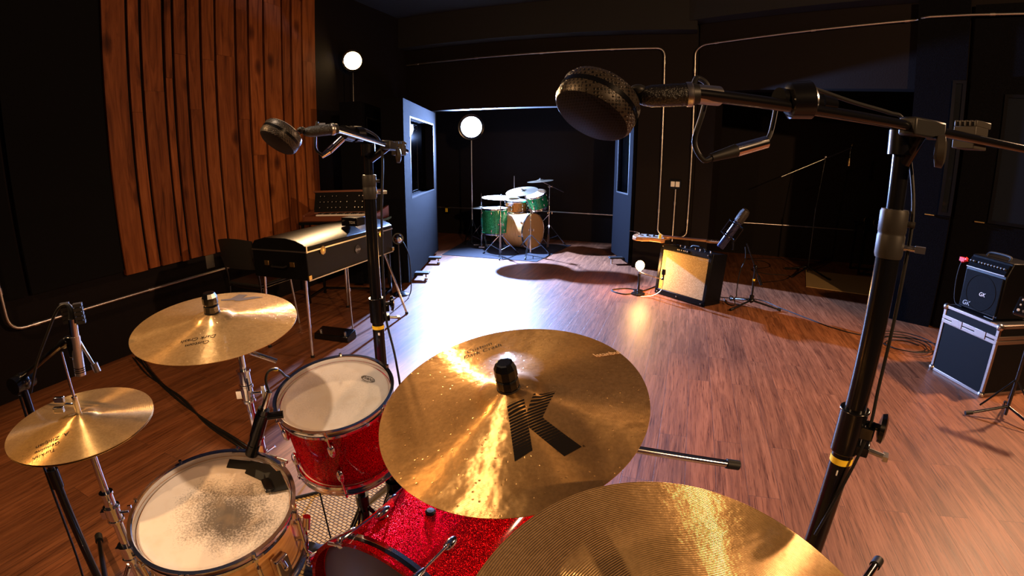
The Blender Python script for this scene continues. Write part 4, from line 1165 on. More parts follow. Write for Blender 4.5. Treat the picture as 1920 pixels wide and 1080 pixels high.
cp = MB(); cp.add([CM @ Vector(p) for p in [(-0.040, -0.165, 0.002), (0.040, -0.165, 0.002), (0.040, 0.165, 0.002), (-0.040, 0.165, 0.002), (-0.040, -0.165, 0.012), (0.040, -0.165, 0.012), (0.040, 0.165, 0.012), (-0.040, 0.165, 0.012)]], [(3, 2, 1, 0), (4, 5, 6, 7), (0, 1, 5, 4), (1, 2, 6, 5), (2, 3, 7, 6), (3, 0, 4, 7)])
cp = cp.link('control_panel', blackm, T)
cpt = MB(); cpt.tube(CM @ Vector((-0.043, -0.168, 0.012)), CM @ Vector((-0.043, 0.168, 0.012)), 0.004, n=8); cpt.link('panel_trim', nickel, T)
for i in range(11):
    y = 0.145 - i*0.0275 - (0.02 if i > 1 else 0)
    c_ = CM @ Vector((0, y, 0.012)); q_ = CM @ Vector((0, y, 0.030))
    kq = MB().tube(c_, q_, 0.0085, 0.007, 10).link('knob', plastic, cp)
    MB().tube(q_, CM @ Vector((0, y, 0.032)), 0.005, n=8).link('knob_cap', nickel, kq)
lgM = Matrix.Translation((-0.0135, GW/2, 0)) 
def amp_logo(s, size, y, z, nm, m):
    vs, fs = text_mesh(s, size, 0.25)
    MB().add([(-0.012, y - x*1.0, z + yy) for x, yy, _ in vs], fs).link(nm, m, T, smooth=False)
amp_logo('GK', 0.050, GW-0.075, 0.055, 'corner_emblem', greyp)
amp_logo('GK', 0.040, GW*0.45, 0.15, 'centre_emblem', nickel)
MB().path([(0.10, GW/2-0.10, 0.41), (0.12, GW/2-0.08, 0.44), (0.12, GW/2+0.08, 0.44), (0.10, GW/2+0.10, 0.41)], 0.010, 8, 4).link('carrying_handle', rubber, T)
MB().path([(0.03, GW-0.01, 0.35), (0.02, GW+0.03, 0.36), (0.01, GW+0.055, 0.345), (0.01, GW+0.075, 0.25), (0.02, GW+0.08, 0.12), (0.02, GW+0.05, 0.02), (0.02, GW-0.02, 0.006)], 0.005, 8, 5).link('cable', rubber, T)
MB().tube((0.02, GW+0.02, 0.362), (0.01, GW+0.062, 0.335), 0.018, 0.010).box((0.01, GW+0.055, 0.355), (0.02, 0.045, 0.03)).link('cable_plug', redp, T)
MB().path([(-0.015, 0.10, 0.008), (-0.015, 0.02, 0.008), (-0.015, 0.02, 0.035)], 0.003, 6).link('corner_trim', nickel, T)
# personal monitor mixer on its own stand
T = thing('stand', 'black tripod stand holding the personal mixer in front of the flight case', 'stand', (3.20, 2.14, 0))
MB().tube((0, 0, 0.03), (0, 0, 0.55), 0.011).tube((0, 0, 0.5), (-0.03, 0.03, 0.70), 0.008).tube((0.0, 0, 0.50), (0, 0, 0.56), 0.016).link('pole', blackm, T)
for tx, ty in ((-0.25, 0.09), (0.20, 0.16), (0.05, -0.27)):
    q = MB().tube((0, 0, 0.28), (tx*0.75, ty*0.75, 0.08), 0.006).tube((0, 0, 0.09), (tx, ty, 0.016), 0.009).link('leg', black, T)
    MB().tube((tx*0.88, ty*0.88, 0.024), (tx*1.06, ty*1.06, 0.016), 0.014, n=10).link('rubber_foot', rubber, q)
XM = frame((3.19, 2.10, 0.74), (-0.62, -0.38, 0.68), -0.95)
T = thing('personal_mixer', 'tilted black personal mixer panel with rows of small knobs', 'mixer', M=XM)
MB().box((0, 0, -0.012), (0.30, 0.13, 0.03)).link('housing', blackm, T, bev=0.008)
for i in range(9):
    for j in range(3):
        if rk.random() < 0.2: continue
        x, y = -0.125+i*0.031, -0.04+j*0.04
        MB().tube((x, y, 0.003), (x, y, 0.010), 0.0055 if rk.random() < 0.7 else 0.009, n=10).link('button', greyp if rk.random() < 0.6 else steel, T)

# floor cables on the right
def floor_cable(label, pts, r=0.0045, name='floor_cable'):
    o_ = Vector((pts[0][0], pts[0][1], 0))
    mb = MB(o_); mb.path([(x, y, r+0.001 + (p[2] if len(p) > 2 else 0)) for p in pts for x, y in [(p[0], p[1])]], r, 8, 6)
    o = mb.link(name, rubber); o.location = o_
    return tag(o, label, 'cable')
floor_cable('thin black cable running across the floor towards the flight case', [(1.9, 5.25), (2.25, 4.98), (2.69, 4.88), (2.80, 4.57), (2.93, 4.18), (3.02, 3.94), (3.22, 3.71), (3.65, 3.62), (3.9, 3.35), (3.95, 3.1)])
floor_cable('thin black cable wriggling over the floor of the dark second booth', [(3.05, 5.6), (3.5, 5.75), (3.75, 6.0), (3.45, 6.1), (3.35, 6.35), (3.75, 6.55), (3.85, 6.9), (3.65, 7.1), (4.2, 7.15), (4.9, 6.95)])
floor_cable('coil of black cable on the floor beside the flight case', [(3.45+0.17*cos(t*0.9)*(1+0.03*t), 3.42+0.13*sin(t*0.9)*(1+0.05*t), 0.002*t) for t in range(24)])

# ================================================================== FOREGROUND KIT
# --- rug under the kit
mb = MB((-0.6, 1.0, 0))
c4 = [(-1.30, 1.51), (-0.30, 2.08), (0.75, 0.10), (-0.55, -0.75)]
mb.hexa([(x, y, 0) for x, y in c4], [(x, y, 0.007) for x, y in c4])
o = mb.link('woven_rug', weave, smooth=False); o.location = (-0.6, 1.0, 0); tag(o, 'woven straw-coloured rug under the red drum kit', 'rug')
bb = MB((-0.6, 1.0, 0))
for a, b in zip(c4, c4[1:]+c4[:1]):
    bb.tube((a[0], a[1], 0.007), (b[0], b[1], 0.007), 0.009, n=8)
bb.link('rug_border', rubber, o)

# --- cymbals
def top_nut(o, z, kind='felt'):
    if kind == 'sleeve':      # black faceted wing-nut cover
        q = MB().lathe([(0.017, z-0.006), (0.019, z), (0.0185, z+0.014), (0.0165, z+0.016), (0.019, z+0.020), (0.0185, z+0.036), (0.014, z+0.046), (0.011, z+0.047)], 10).link('wing_nut_cover', blackm, o, smooth=False)
        MB().lathe([(0.019, z-0.010), (0.020, z-0.006), (0.019, z-0.002)], 20).link('felt_washer', rubber, o)
def make_cymbal(label, c, n, R, m, bell, bow, hb, spin=0.0):
    mb, P = cymbal_mesh(R, bell, bow, hb)
    o = mb.link('cymbal', m); o.matrix_world = frame(c, n)
    tag(o, label, 'cymbal', 'cymbals of the red kit')
    return o, P
K, PK = make_cymbal('large central cymbal with a big black striped letter K', (0.0, 0.738, 1.047), (-0.141, -0.221, 0.965), 0.229, bronzeK, 0.055, 0.022, 0.016)
top_nut(K, 0.042, 'sleeve')
def striped(polys, ux, uy, t0, t1, n, fills):
    """cut the letter in bands whose solid share grows from the top to the bottom"""
    out = []
    for i in range(n):
        a = t0 + (t1-t0)*i/n; b = a + (t1-t0)/n*fills(i/n)
        for p in polys:
            q = clip(clip(p, ux, uy, min(a, b)), -ux, -uy, -max(a, b))
            if len(q) >= 3: out.append(q)
    return out
stem = [(-0.0028, -0.0389), (0.0064, -0.1384), (0.0329, -0.1215), (0.0247, -0.0265)]
arm1 = [(0.0267, -0.0525), (0.0297, -0.0805), (0.0514, -0.0617), (0.0632, -0.0327), (0.0766, -0.0031), (0.0413, -0.0161)]
arm1a = [(0.0270, -0.0520), (0.0298, -0.0800), (0.0514, -0.0617), (0.0413, -0.0161)]
arm1b = [(0.0413, -0.0161), (0.0514, -0.0617), (0.0632, -0.0327), (0.0766, -0.0031)]
leg = [(0.0297, -0.0796), (0.0785, -0.1358), (0.1052, -0.1202), (0.0514, -0.0617)]
# band direction: across the stem, down the letter
dx_, dy_ = 0.0794, 0.0358
l_ = math.hypot(dx_, dy_); ux, uy = dy_/l_, -dx_/l_
vals = [x*ux+y*uy for p in (stem, arm1, leg) for x, y in p]
t0, t1 = min(vals), max(vals)
bands = striped([stem, arm1a, arm1b, leg], ux, uy, t0, t1, 24, lambda f: min(1.0, 0.58 + 0.52*f) if f < 0.75 else 1.0)
vs, fs = grid_polys(bands, 0.012)
decal('letter_logo', vs, fs, PK, ink, K)
def disc_text(o, P, s, size, cx, cy_, ang, m, nm='lettering', shear=0.35, sx=1.0):
    vs, fs = text_mesh(s, size, shear)
    ca, sa = cos(ang), sin(ang)
    decal(nm, [(cx + x*sx*ca - y*sa, cy_ + x*sx*sa + y*ca) for x, y, _ in vs], fs, P, m, o, 0.0006)
disc_text(K, PK, 'R', 0.006, 0.1087, -0.1195, 0.4, ink, 'registered_mark', 0)
disc_text(K, PK, 'Custom', 0.017, -0.066, 0.172, 0.42, ink)
disc_text(K, PK, 'Dark Crash', 0.017, -0.058, 0.156, 0.42, ink)
disc_text(K, PK, 'Istanbul', 0.016, 0.181, 0.107, 0.15, inkpale, 'pale_lettering', -0.5)

Cc, PC = make_cymbal('golden crash cymbal with black sleeve and dark faded letter K', (-0.72, 1.027, 1.079), (0.044, -0.106, 0.993), 0.203, bronzeC, 0.048, 0.016, 0.015)
top_nut(Cc, 0.034, 'sleeve')
ck1 = [(-0.0624+0.01, 0.1724-0.002), (-0.0213-0.01, 0.149-0.022), (-0.0033, 0.1300), (-0.0205, 0.178)]
kp = [[(-0.031, 0.181), (-0.036, 0.129), (-0.004, 0.129), (-0.004, 0.181)],
      [(-0.006, 0.150), (-0.012, 0.122), (0.004, 0.125), (0.050, 0.171), (0.022, 0.171)],
      [(-0.032, 0.142), (-0.058, 0.131), (-0.050, 0.120), (-0.026, 0.126), (-0.010, 0.140)]]
vs, fs = grid_polys([p[::-1] for p in kp], 0.012)
decal('letter_logo', vs, fs, PC, inkgrey, Cc)
disc_text(Cc, PC, 'Dark Crash', 0.017, 0.020, -0.098, 0.62+PI-0.12, ink)
disc_text(Cc, PC, 'Custom', 0.017, 0.028, -0.116, 0.62+PI-0.12, ink)

Hh, PH = make_cymbal('old brown hi-hat cymbal on the tall rod, with faint black script', (-1.048, 0.852, 0.877), (0.029, -0.04, 0.999), 0.178, bronzeH, 0.045, 0.012, 0.012)
bmb, PB = cymbal_mesh(0.178, 0.045, 0.012, 0.012)
Hb = bmb.link('cymbal', bronzeH); Hb.matrix_world = frame((-1.048, 0.852, 0.872), (0.029, -0.04, 0.999)) @ Matrix.Rotation(PI, 4, 'X')
tag(Hb, 'bottom hi-hat cymbal hidden under the old brown one', 'cymbal', 'cymbals of the red kit')
disc_text(Hh, PH, 'A. Zildjian', 0.019, 0.002, -0.093, 0.95+PI, ink)
disc_text(Hh, PH, 'Genuine', 0.017, 0.010, -0.118, 0.95+PI, ink)
disc_text(Hh, PH, 'Turkish', 0.017, 0.020, -0.138, 0.95+PI, ink)

Rr, PR = make_cymbal('wide ride cymbal with fine grooves, cut by the bottom of the frame', (0.206, 0.261, 0.956), (0.226, -0.289, 0.93), 0.279, bronzeR, 0.062, 0.026, 0.018)
MB().tube((0, 0, 0.03), (0, 0, 0.075), 0.0035, n=8).tube((0, 0, 0.045), (0, 0, 0.053), 0.016, n=20).link('centre_bolt', chrome, Rr)
MB().box((0, 0, 0.070), (0.032, 0.004, 0.012), 0.6).link('wing_nut', chrome, Rr, bev=0.002)

# --- drums
def matn(c, n, spin=0.0): return frame(c, n, spin)
T = thing('rack_tom', 'red glitter rack tom with white head in the middle of the kit', 'drum', M=matn((-0.478, 1.152, 0.838), (-0.035, -0.219, 0.975)), group='drums of the red kit')
drum_parts(T, 0.150, 0.205, redspark, 6, tomhead, -0.35, hi=0.013)
lab = MB()
E0 = 0.024
MT = Matrix.Translation((0.079, 0.067, 0.0012)) @ Matrix.Rotation(-0.50, 4, 'Z')
oval = [(E0*cos(2*PI*i/36), 0.0105*sin(2*PI*i/36)) for i in range(36)]
k = 36
vs = [MT @ Vector((x, y, 0)) for x, y in oval] + [MT @ Vector((x*0.93, y*0.86, 0)) for x, y in oval]
lab.add(vs, [(i, (i+1) % k, k+(i+1) % k, k+i) for i in range(k)])
tv, tf = text_mesh('EVANS', 0.0140)
lab.add([MT @ Vector((x, y, 0)) for x, y, _ in tv], tf)
tv, tf = text_mesh('GENERA G2', 0.0045)
lab.add([MT @ Vector((x, y-0.0135, 0)) for x, y, _ in tv], tf)
lab.link('printed_brand', ink, T, smooth=False)
T = thing('tom_stand', 'chrome and black post stand carrying the red rack tom', 'drum stand', (-0.49, 1.28, 0), group='stands of the red kit')
MB().tube((0, 0, 0.10), (0, 0, 0.36), 0.016).link('base_tube', black, T)
MB().tube((0, 0, 0.34), (0, 0, 0.60), 0.012).tube((0, 0, 0.36), (0, 0, 0.40), 0.022).link('upper_tube', black, T)
MB().tube((0, 0, 0.58), (0.02, -0.06, 0.64), 0.010).link('mounting_bracket', chrome, T)
tripod(T, 0.4, 0.12, 0.20, m=black)

T = thing('snare_drum', 'wooden snare drum with a dirty worn head and strips of black tape', 'drum', M=matn((-0.67, 0.799, 0.716), (0.045, -0.124, 0.991)), group='drums of the red kit')
SN = T
drum_parts(T, 0.175, 0.140, maple, 8, snarehead, 0.15, lugs='tube', hi=0.013)
def tape(polyg, z, nm='tape_patch', m=None):
    vs, fs = grid_polys([polyg[::-1]], 0.02)
    q = MB(); q.add([(x, y, z) for x, y in vs], fs)
    return q.link(nm, m or tapeblk, T, smooth=False)
def flat(name, pts, z0, z1, m, **kw):
    return MB().prism(pts[::-1], z0, z1).link(name, m, T, smooth=False, **kw)
flat('black_tape', [(-0.0417, 0.1620), (0.0224, 0.1650), (0.022, 0.1339), (-0.0347, 0.1315)], 0.0008, 0.0018, tapeblk)
flat('black_tape', [(0.018, 0.1640), (0.0734, 0.1586), (0.128, 0.1174), (0.088, 0.0985), (0.0235, 0.1194)], 0.002, 0.0045, tapeblk)
flat('black_tape', [(0.0743, 0.1238), (0.1102, 0.1393), (0.1535, 0.0835), (0.1168, 0.0672)], 0.0046, 0.0075, tapeblk)
MB().box((0.10, 0.085, 0.009), (0.045, 0.020, 0.008), -0.9).link('damper_clip', blackm, T, bev=0.002)
MB().box((-0.17-0.012, 0.04, -0.06), (0.02, 0.03, 0.08), 0.0).tube((-0.19, 0.05, -0.03), (-0.20, 0.08, -0.02), 0.005).link('strainer', chrome, T, bev=0.003)
MB().box((0.182, -0.075, -0.065), (0.022, 0.035, 0.06), -0.4).tube((0.19, -0.08, -0.04), (0.21, -0.10, -0.04), 0.006).link('butt_plate', chrome, T, bev=0.003)
T = thing('snare_stand', 'chrome basket stand under the wooden snare drum', 'drum stand', (-0.665, 0.80, 0), group='stands of the red kit')
MB().tube((0, 0, 0.08), (0, 0, 0.52), 0.0125).link('tube', chrome, T)
for k in range(3):
    a = 0.6+2*PI*k/3
    MB().tube((0, 0, 0.50), (0.17*cos(a), 0.17*sin(a), 0.555), 0.006).tube((0.17*cos(a), 0.17*sin(a), 0.555), (0.195*cos(a), 0.195*sin(a), 0.60), 0.006).tube((0.19*cos(a), 0.19*sin(a), 0.585), (0.198*cos(a), 0.198*sin(a), 0.62), 0.010).link('basket_arm', chrome, T)
collar(T, 0.40, 0.0125, a=1.0)
tripod(T, 1.4, 0.10, 0.27)

# bass drum: local z is the axis, batter side at z=0 facing the drummer
BA = math.radians(28.6)
bx, by = sin(BA), cos(BA)
T = thing('bass_drum', 'red glitter bass drum lying on its side under the central cymbal', 'drum', M=frame((-0.30, 0.87, 0.29), (-bx, -by, 0.001)), group='drums of the red kit')
R_, D_ = 0.272, 0.42
n = 128
q = MB(); q.lathe([(R_-0.007, -0.004), (R_, -0.004), (R_, -D_), (R_-0.007, -D_)], n, cap=False); q.link('shell', redspark, T)
def bhoop(z, s, nm):
    h_ = MB(); h_.lathe([(R_+0.005, z), (R_+0.017, z), (R_+0.017, z+s*0.040), (R_+0.005, z+s*0.040), (R_+0.005, z)], n, cap=False)
    ho = h_.link(nm, redspark, T)
    h2 = MB(); h2.lathe([(R_+0.0175, z+s*0.004), (R_+0.0182, z+s*0.001), (R_+0.0182, z+s*0.012), (R_+0.0175, z+s*0.0125)], n, cap=False).link('hoop_inlay', chrome, ho)
    h3 = MB(); h3.lathe([(R_+0.0172, z+s*0.0126), (R_+0.0180, z+s*0.0128), (R_+0.0180, z+s*0.023), (R_+0.0172, z+s*0.0232)], n, cap=False).link('hoop_stripe', black, ho)
bhoop(-0.010, 1, 'batter_hoop'); bhoop(-D_+0.010, -1, 'front_hoop')
MB().lathe([(0, 0.003), (R_*0.96, 0.003), (R_+0.004, -0.006)], n, cap=False).link('batter_head', headclear, T)
MB().lathe([(0, -D_-0.003), (R_+0.004, -D_+0.006)], n, cap=False).link('front_head', headm, T)
xl = (Vector((1, 0, 0)))
for k in range(8):
    a0 = 2*PI*k/8 + PI/8
    # find the local angle so that lugs straddle the top of the drum
    Ml = T.matrix_world.to_3x3(); up = Ml.inverted() @ Vector((0, 0, 1)); base = math.atan2(up.y, up.x)
    a = base + a0; ca, sa = cos(a), sin(a)
    def P(r, z): return (r*ca, r*sa, z)
    lo = MB().sphere(P(R_+0.012, -0.115), 0.014, 16, (0, 0, 1), 2.0).tube(P(R_-0.002, -0.115), P(R_+0.01, -0.115), 0.013, 0.009).link('lug', chrome, T)
    MB().tube(P(R_+0.020, -0.10), P(R_+0.027, 0.036), 0.0034, n=8).link('tension_rod', chrome, lo)
    cl = MB()
    cl.path([P(R_+0.012, 0.040), P(R_+0.022, 0.040), P(R_+0.028, 0.028), P(R_+0.026, -0.004)], [0.008, 0.010, 0.011, 0.006], 10, 4)
    cl.tube(P(R_+0.027, 0.030), P(R_+0.027, 0.055), 0.006, n=10)
    tx, ty = -sa, ca
    c0 = Vector(P(R_+0.027, 0.052))
    cl.tube(c0 - Vector((tx, ty, 0))*0.030, c0 + Vector((tx, ty, 0))*0.030, 0.0042, n=8)
    cl.link('claw_hook', chrome, lo)
    lo2 = MB().sphere(P(R_+0.012, -D_+0.115), 0.014, 16, (0, 0, 1), 2.0).tube(P(R_-0.002, -D_+0.115), P(R_+0.01, -D_+0.115), 0.013, 0.009).link('lug', chrome, T)
    MB().tube(P(R_+0.020, -D_+0.10), P(R_+0.027, -D_-0.036), 0.0034, n=8).path([P(R_+0.012, -D_-0.040), P(R_+0.022, -D_-0.040), P(R_+0.028, -D_-0.028), P(R_+0.026, -D_+0.004)], [0.008, 0.010, 0.011, 0.006], 10, 4).link('tension_rod', chrome, lo2)
# rubber plug and air-hole badge on top of the shell (angle from the top, distance along the axis)
for ang, zz, kind in ((-0.02, -0.175, 'plug'), (0.03, -0.245, 'badge')):
    a = base + ang; ca, sa = cos(a), sin(a)
    if kind == 'plug':
        MB().lathe([(0.014, 0), (0.014, 0.005), (0.010, 0.009), (0, 0.010)], 20, (R_*ca, R_*sa, zz), (ca, sa, 0)).link('rubber_plug', rubber, T)
    else:
        MB().lathe([(0.016, 0), (0.016, 0.002), (0.006, 0.004), (0.003, 0.004), (0.003, 0.001)], 22, (R_*ca, R_*sa, zz), (ca, sa, 0)).link('air_vent_badge', steel, T)
for s in (-1, 1):
    a = base + s*1.9; ca, sa = cos(a), sin(a)
    MB().tube((R_*0.95*ca, R_*0.95*sa, -D_+0.08), ((R_+0.13)*ca, (R_+0.13)*sa, -D_-0.06), 0.006).link('spur', chrome, T)

# --- stands of the kit
T = thing('hi_hat_stand', 'chrome hi-hat stand with tall pull rod beside the snare drum', 'cymbal stand', (-1.048, 0.852, 0), group='stands of the red kit')
MB().tube((0, 0, 0.08), (0, 0, 0.60), 0.0135, n=18).link('lower_tube', chrome, T)
MB().tube((0, 0, 0.58), (0, 0, 0.855), 0.0095, n=16).link('upper_tube', chrome, T)
rod = MB().tube((0, 0, 0.80), (0, 0, 1.060), 0.0034, n=12).link('pull_rod', chrome, T)
cl = MB().tube((0, 0, 0.895), (0, 0, 0.945), 0.0070, n=14).tube((0, 0, 0.886), (0, 0, 0.897), 0.013, n=18).link('clutch', chrome, T)
MB().tube((0, 0, 0.880), (0, 0, 0.888), 0.016, n=18).link('felt_washer', rubber, cl)
MB().tube((0, 0, 0.925), (-0.024, -0.012, 0.930), 0.0035, n=8).box((-0.034, -0.016, 0.942), (0.026, 0.010, 0.014), 0.3).box((-0.038, -0.022, 0.918), (0.026, 0.010, 0.014), 0.3).link('clutch_wing_screw', chrome, cl, bev=0.002)
collar(T, 0.60, 0.0135, a=0.4); collar(T, 0.645, 0.0095, a=-0.7, name='memory_lock'); collar(T, 0.47, 0.016, a=0.2, name='pedal_clamp')
tripod(T, 1.87, 0.10, 0.26, top=0.42, m=chrome)
MB().box((0.10, -0.20, 0.03), (0.09, 0.28, 0.014), 0.3).link('pedal', chrome, T, bev=0.004)

T = thing('cymbal_stand', 'chrome boom stand holding the golden crash cymbal', 'cymbal stand', (-0.704, 1.093, 0), group='stands of the red kit')
MB().tube((0, 0, 0.06), (0, 0, 0.70), 0.0125, n=18).link('lower_tube', chrome, T)
MB().tube((0, 0, 0.68), (0, 0, 0.86), 0.0105, n=18).link('middle_tube', chrome, T)
MB().tube((0, 0, 0.84), (0, 0, 0.985), 0.0085, n=16).link('upper_tube', chrome, T)
collar(T, 0.86, 0.010, a=0.3); collar(T, 0.905, 0.010, a=-0.9, name='memory_lock'); collar(T, 0.70, 0.0125, a=2.2)
MB().tube((0.01, 0, 0.665), (0.085, -0.010, 0.655), 0.0055, n=10).tube((0.03, -0.004, 0.662), (0.05, -0.006, 0.660), 0.0095, n=10).tube((0.02, 0.0, 0.675), (0.045, 0.012, 0.690), 0.0035, n=8).link('clamp_screw', chrome, T)
MB().sphere((0, 0, 0.99), 0.016, 14).tube((0.03, 0.0, 0.985), (-0.03, 0, 0.985), 0.007).link('tilter', chrome, T)
MB().tube((-0.016, -0.066, 1.07), (-0.016, -0.060, 1.045), 0.004, n=10).tube((-0.016, -0.058, 1.045), (0.0, 0.0, 0.99), 0.0065, n=12).tube((0, 0, 0.988), (0.075, 0.05, 0.935), 0.0065, n=12).link('boom_arm', chrome, T)
tripod(T, 2.4, 0.12, 0.30, m=chrome)

T = thing('cymbal_stand', 'chrome boom stand with rubber-tipped arm holding the letter K cymbal', 'cymbal stand', (0.165, 0.79, 0), group='stands of the red kit')
MB().tube((0, 0, 0.06), (0, 0, 0.70), 0.0125, n=18).link('lower_tube', chrome, T)
MB().tube((0, 0, 0.68), (0, 0, 0.95), 0.0100, n=18).link('upper_tube', chrome, T)
a0 = Vector((0.012, 0.765, 0.985)) - Vector((0.165, 0.79, 0)); a1 = Vector((0.425, 0.738, 0.905)) - Vector((0.165, 0.79, 0))
MB().tube(a0, a1, 0.0072, n=14).link('boom_arm', chrome, T)
MB().tube(a1 - (a1-a0).normalized()*0.022, a1 + (a1-a0).normalized()*0.004, 0.0095, n=14).link('rubber_tip', rubber, T)
MB().tube(a0, (-0.165+0.004, -0.79+0.742, 1.055), 0.006, n=10).sphere(a0, 0.013, 12).link('cymbal_seat', chrome, T)
collar(T, 0.93, 0.012, a=0.5)
tripod(T, 0.9, 0.12, 0.30)

T = thing('cymbal_stand', 'chrome boom stand with rubber-tipped arm holding the grooved ride cymbal', 'cymbal stand', (0.37, 0.34, 0), group='stands of the red kit')
MB().tube((0, 0, 0.06), (0, 0, 0.62), 0.0125, n=18).link('lower_tube', chrome, T)
MB().tube((0, 0, 0.60), (0, 0, 0.80), 0.0100, n=18).link('upper_tube', chrome, T)
o0 = Vector((0.37, 0.34, 0))
b0 = Vector((0.222, 0.245, 0.905)) - o0; b1 = Vector((0.585, 0.497, 0.865)) - o0
MB().tube(b0, b1, 0.0070, n=14).link('boom_arm', chrome, T)
MB().tube(b1 - (b1-b0).normalized()*0.016, b1 + (b1-b0).normalized()*0.004, 0.0088, n=14).link('rubber_tip', rubber, T)
MB().tube(b0, Vector((0.214, 0.255, 0.985)) - o0, 0.005, n=10).link('cymbal_seat', chrome, T)
collar(T, 0.80, 0.012, a=0.5)
tripod(T, 0.4, 0.12, 0.22)

# --- snare microphone on a rim clamp (black tube with silver connector)
A_ = Vector((-0.652, 0.975, 0.755)); B_ = Vector((-0.575, 0.990, 0.930)); dAB = (B_-A_).normalized()
T = thing('pencil_microphone', 'black pencil microphone pointing down at the snare rim', 'microphone', A_)
MB((0,0,0)).tube((0, 0, 0), dAB*0.135, 0.0145, n=20).tube(-dAB*0.006, dAB*0.025, 0.016, n=20).tube(dAB*0.05, dAB*0.12, 0.0165, n=20).link('microphone_body', black, T)
MB().tube(dAB*0.135, dAB*0.185, 0.0078, n=16).link('connector', chrome, T)
MB().path([dAB*0.185] + [Vector(p)-A_ for p in [(-0.590, 1.005, 0.945), (-0.594, 1.031, 0.956), (-0.586, 1.058, 0.951), (-0.605, 1.128, 0.902), (-0.642, 1.240, 0.80), (-0.66, 1.32, 0.45), (-0.70, 1.42, 0.012)]], 0.0032, 8, 6).link('cable', rubber, T)
MB().tube(Vector((-0.590, 1.052, 0.954))-A_, Vector((-0.5875, 1.064, 0.948))-A_, 0.0048, n=10).link('cable_band', yellow, T)
MB().tube(dAB*0.11, dAB*0.11+Vector((0.050, 0.02, 0.0)), 0.0095, n=16).tube(dAB*0.09, dAB*0.135, 0.0145, n=18).link('clip', blackm, T)

# --- hi-hat pencil microphone and its stand
S0 = Vector((-1.016, 0.862, 1.000)); S1 = Vector((-1.004, 0.870, 1.150)); dS = (S1-S0).normalized()
T = thing('pencil_microphone', 'silver pencil microphone hanging over the hi-hat cymbal', 'microphone', S0)
MB().tube((0, 0, 0), dS*0.096, 0.0125, n=24).link('microphone_body', nickel, T)
g = MB()
for z in (0.008, 0.013, 0.018):
    g.tube(dS*z, dS*(z+0.002), 0.0128, n=24)
g.link('capsule_slots', black, T)
MB().lathe([(0.0065, 0), (0.0065, 0.0006), (0.0050, 0.0008)], 4, dS*0.070 + Vector((0.0065, -0.0080, 0)), (0.62, -0.78, 0), cap=False).link('engraved_mark', plastic, T)
MB().tube(dS*0.096, dS*0.138, 0.0108, n=20).link('connector', chrome, T)
MB().path([dS*0.138, dS*0.158, dS*0.170+Vector((-0.010, -0.004, 0.002)), dS*0.160+Vector((-0.035, -0.010, 0)), dS*0.10+Vector((-0.085, -0.005, 0)), dS*0.0+Vector((-0.16, 0.01, 0.01)), Vector((-0.24, 0.03, -0.08))], [0.009, 0.008, 0.0045, 0.0035, 0.0032, 0.0032, 0.0032], 10, 6).link('cable', rubber, T)
T = thing('microphone_stand', 'black boom stand with ridged clamps behind the hi-hat', 'microphone stand', (-1.312, 0.915, 0), group='microphone stands of the red kit')
MB().tube((0, 0, 0.10), (0, 0, 0.62), 0.0125, n=16).link('lower_pole', black, T)
MB().tube((0, 0, 0.60), (0, 0, 0.93), 0.0095, n=14).tube((0, 0, 0.60), (0, 0, 0.66), 0.017).link('upper_pole', black, T)
MB().sphere((0, 0, 0.935), 0.026, 18).tube((0.0, -0.03, 0.935), (0, 0.03, 0.935), 0.024).link('clutch_block', blackm, T)
bj = Vector((0, 0, 0.945)); be = Vector((-1.040, 0.862, 1.083)) - Vector((-1.312, 0.915, 0))
MB().tube(bj, be, 0.0075, n=14).link('boom_arm', black, T)
MB().tube(be - Vector((0.01, 0, 0.008)), be + Vector((0.016, 0.0, 0.005)), 0.012, n=14).box(be + Vector((0.022, 0.004, -0.012)), (0.022, 0.026, 0.052)).link('microphone_clip', blackm, T, bev=0.003)
gr = mat('ridged_grey_rubber', (0.030, 0.026, 0.022), 0.5, 0, 0.3)
for dx in (-0.022, 0.020):
    c_ = S0 + dS*0.150 + Vector((dx, 0.004, 0)) - Vector((-1.312, 0.915, 0))
    kn = MB()
    for i in range(5):
        kn.box(c_ + Vector((0, 0, -0.020+i*0.010)), (0.017, 0.020, 0.0075), -0.9)
    kn.box(c_, (0.012, 0.012, 0.048), -0.9)
    kn.link('ridged_grip', gr, T)
MB().tube(S0 + Vector((0.012, 0.01, 0.085)) - Vector((-1.312, 0.915, 0)), S0 + Vector((0.030, 0.022, 0.012)) - Vector((-1.312, 0.915, 0)), 0.0035, n=10).tube(S0 + Vector((0.029, 0.022, 0.022)) - Vector((-1.312, 0.915, 0)), S0 + Vector((0.033, 0.023, 0.0)) - Vector((-1.312, 0.915, 0)), 0.0085, n=12).link('counter_rod', steel, T)
for tx, ty in ((-0.40, 0.36), (-0.30, -0.38), (0.06, 0.42)):
    q = MB().tube((0, 0, 0.14), (tx, ty, 0.02), 0.011).link('leg', black, T)
    MB().tube((tx*0.94, ty*0.94, 0.028), (tx*1.04, ty*1.04, 0.018), 0.016, n=12).link('rubber_foot', rubber, q)
MB().path([(-0.012, -0.01, 0.9), (-0.016, -0.012, 0.6), (-0.02, -0.022, 0.35), (-0.03, -0.05, 0.12), (0.05, -0.12, 0.01)], 0.0035, 8, 5).link('taped_cable', rubber, T)

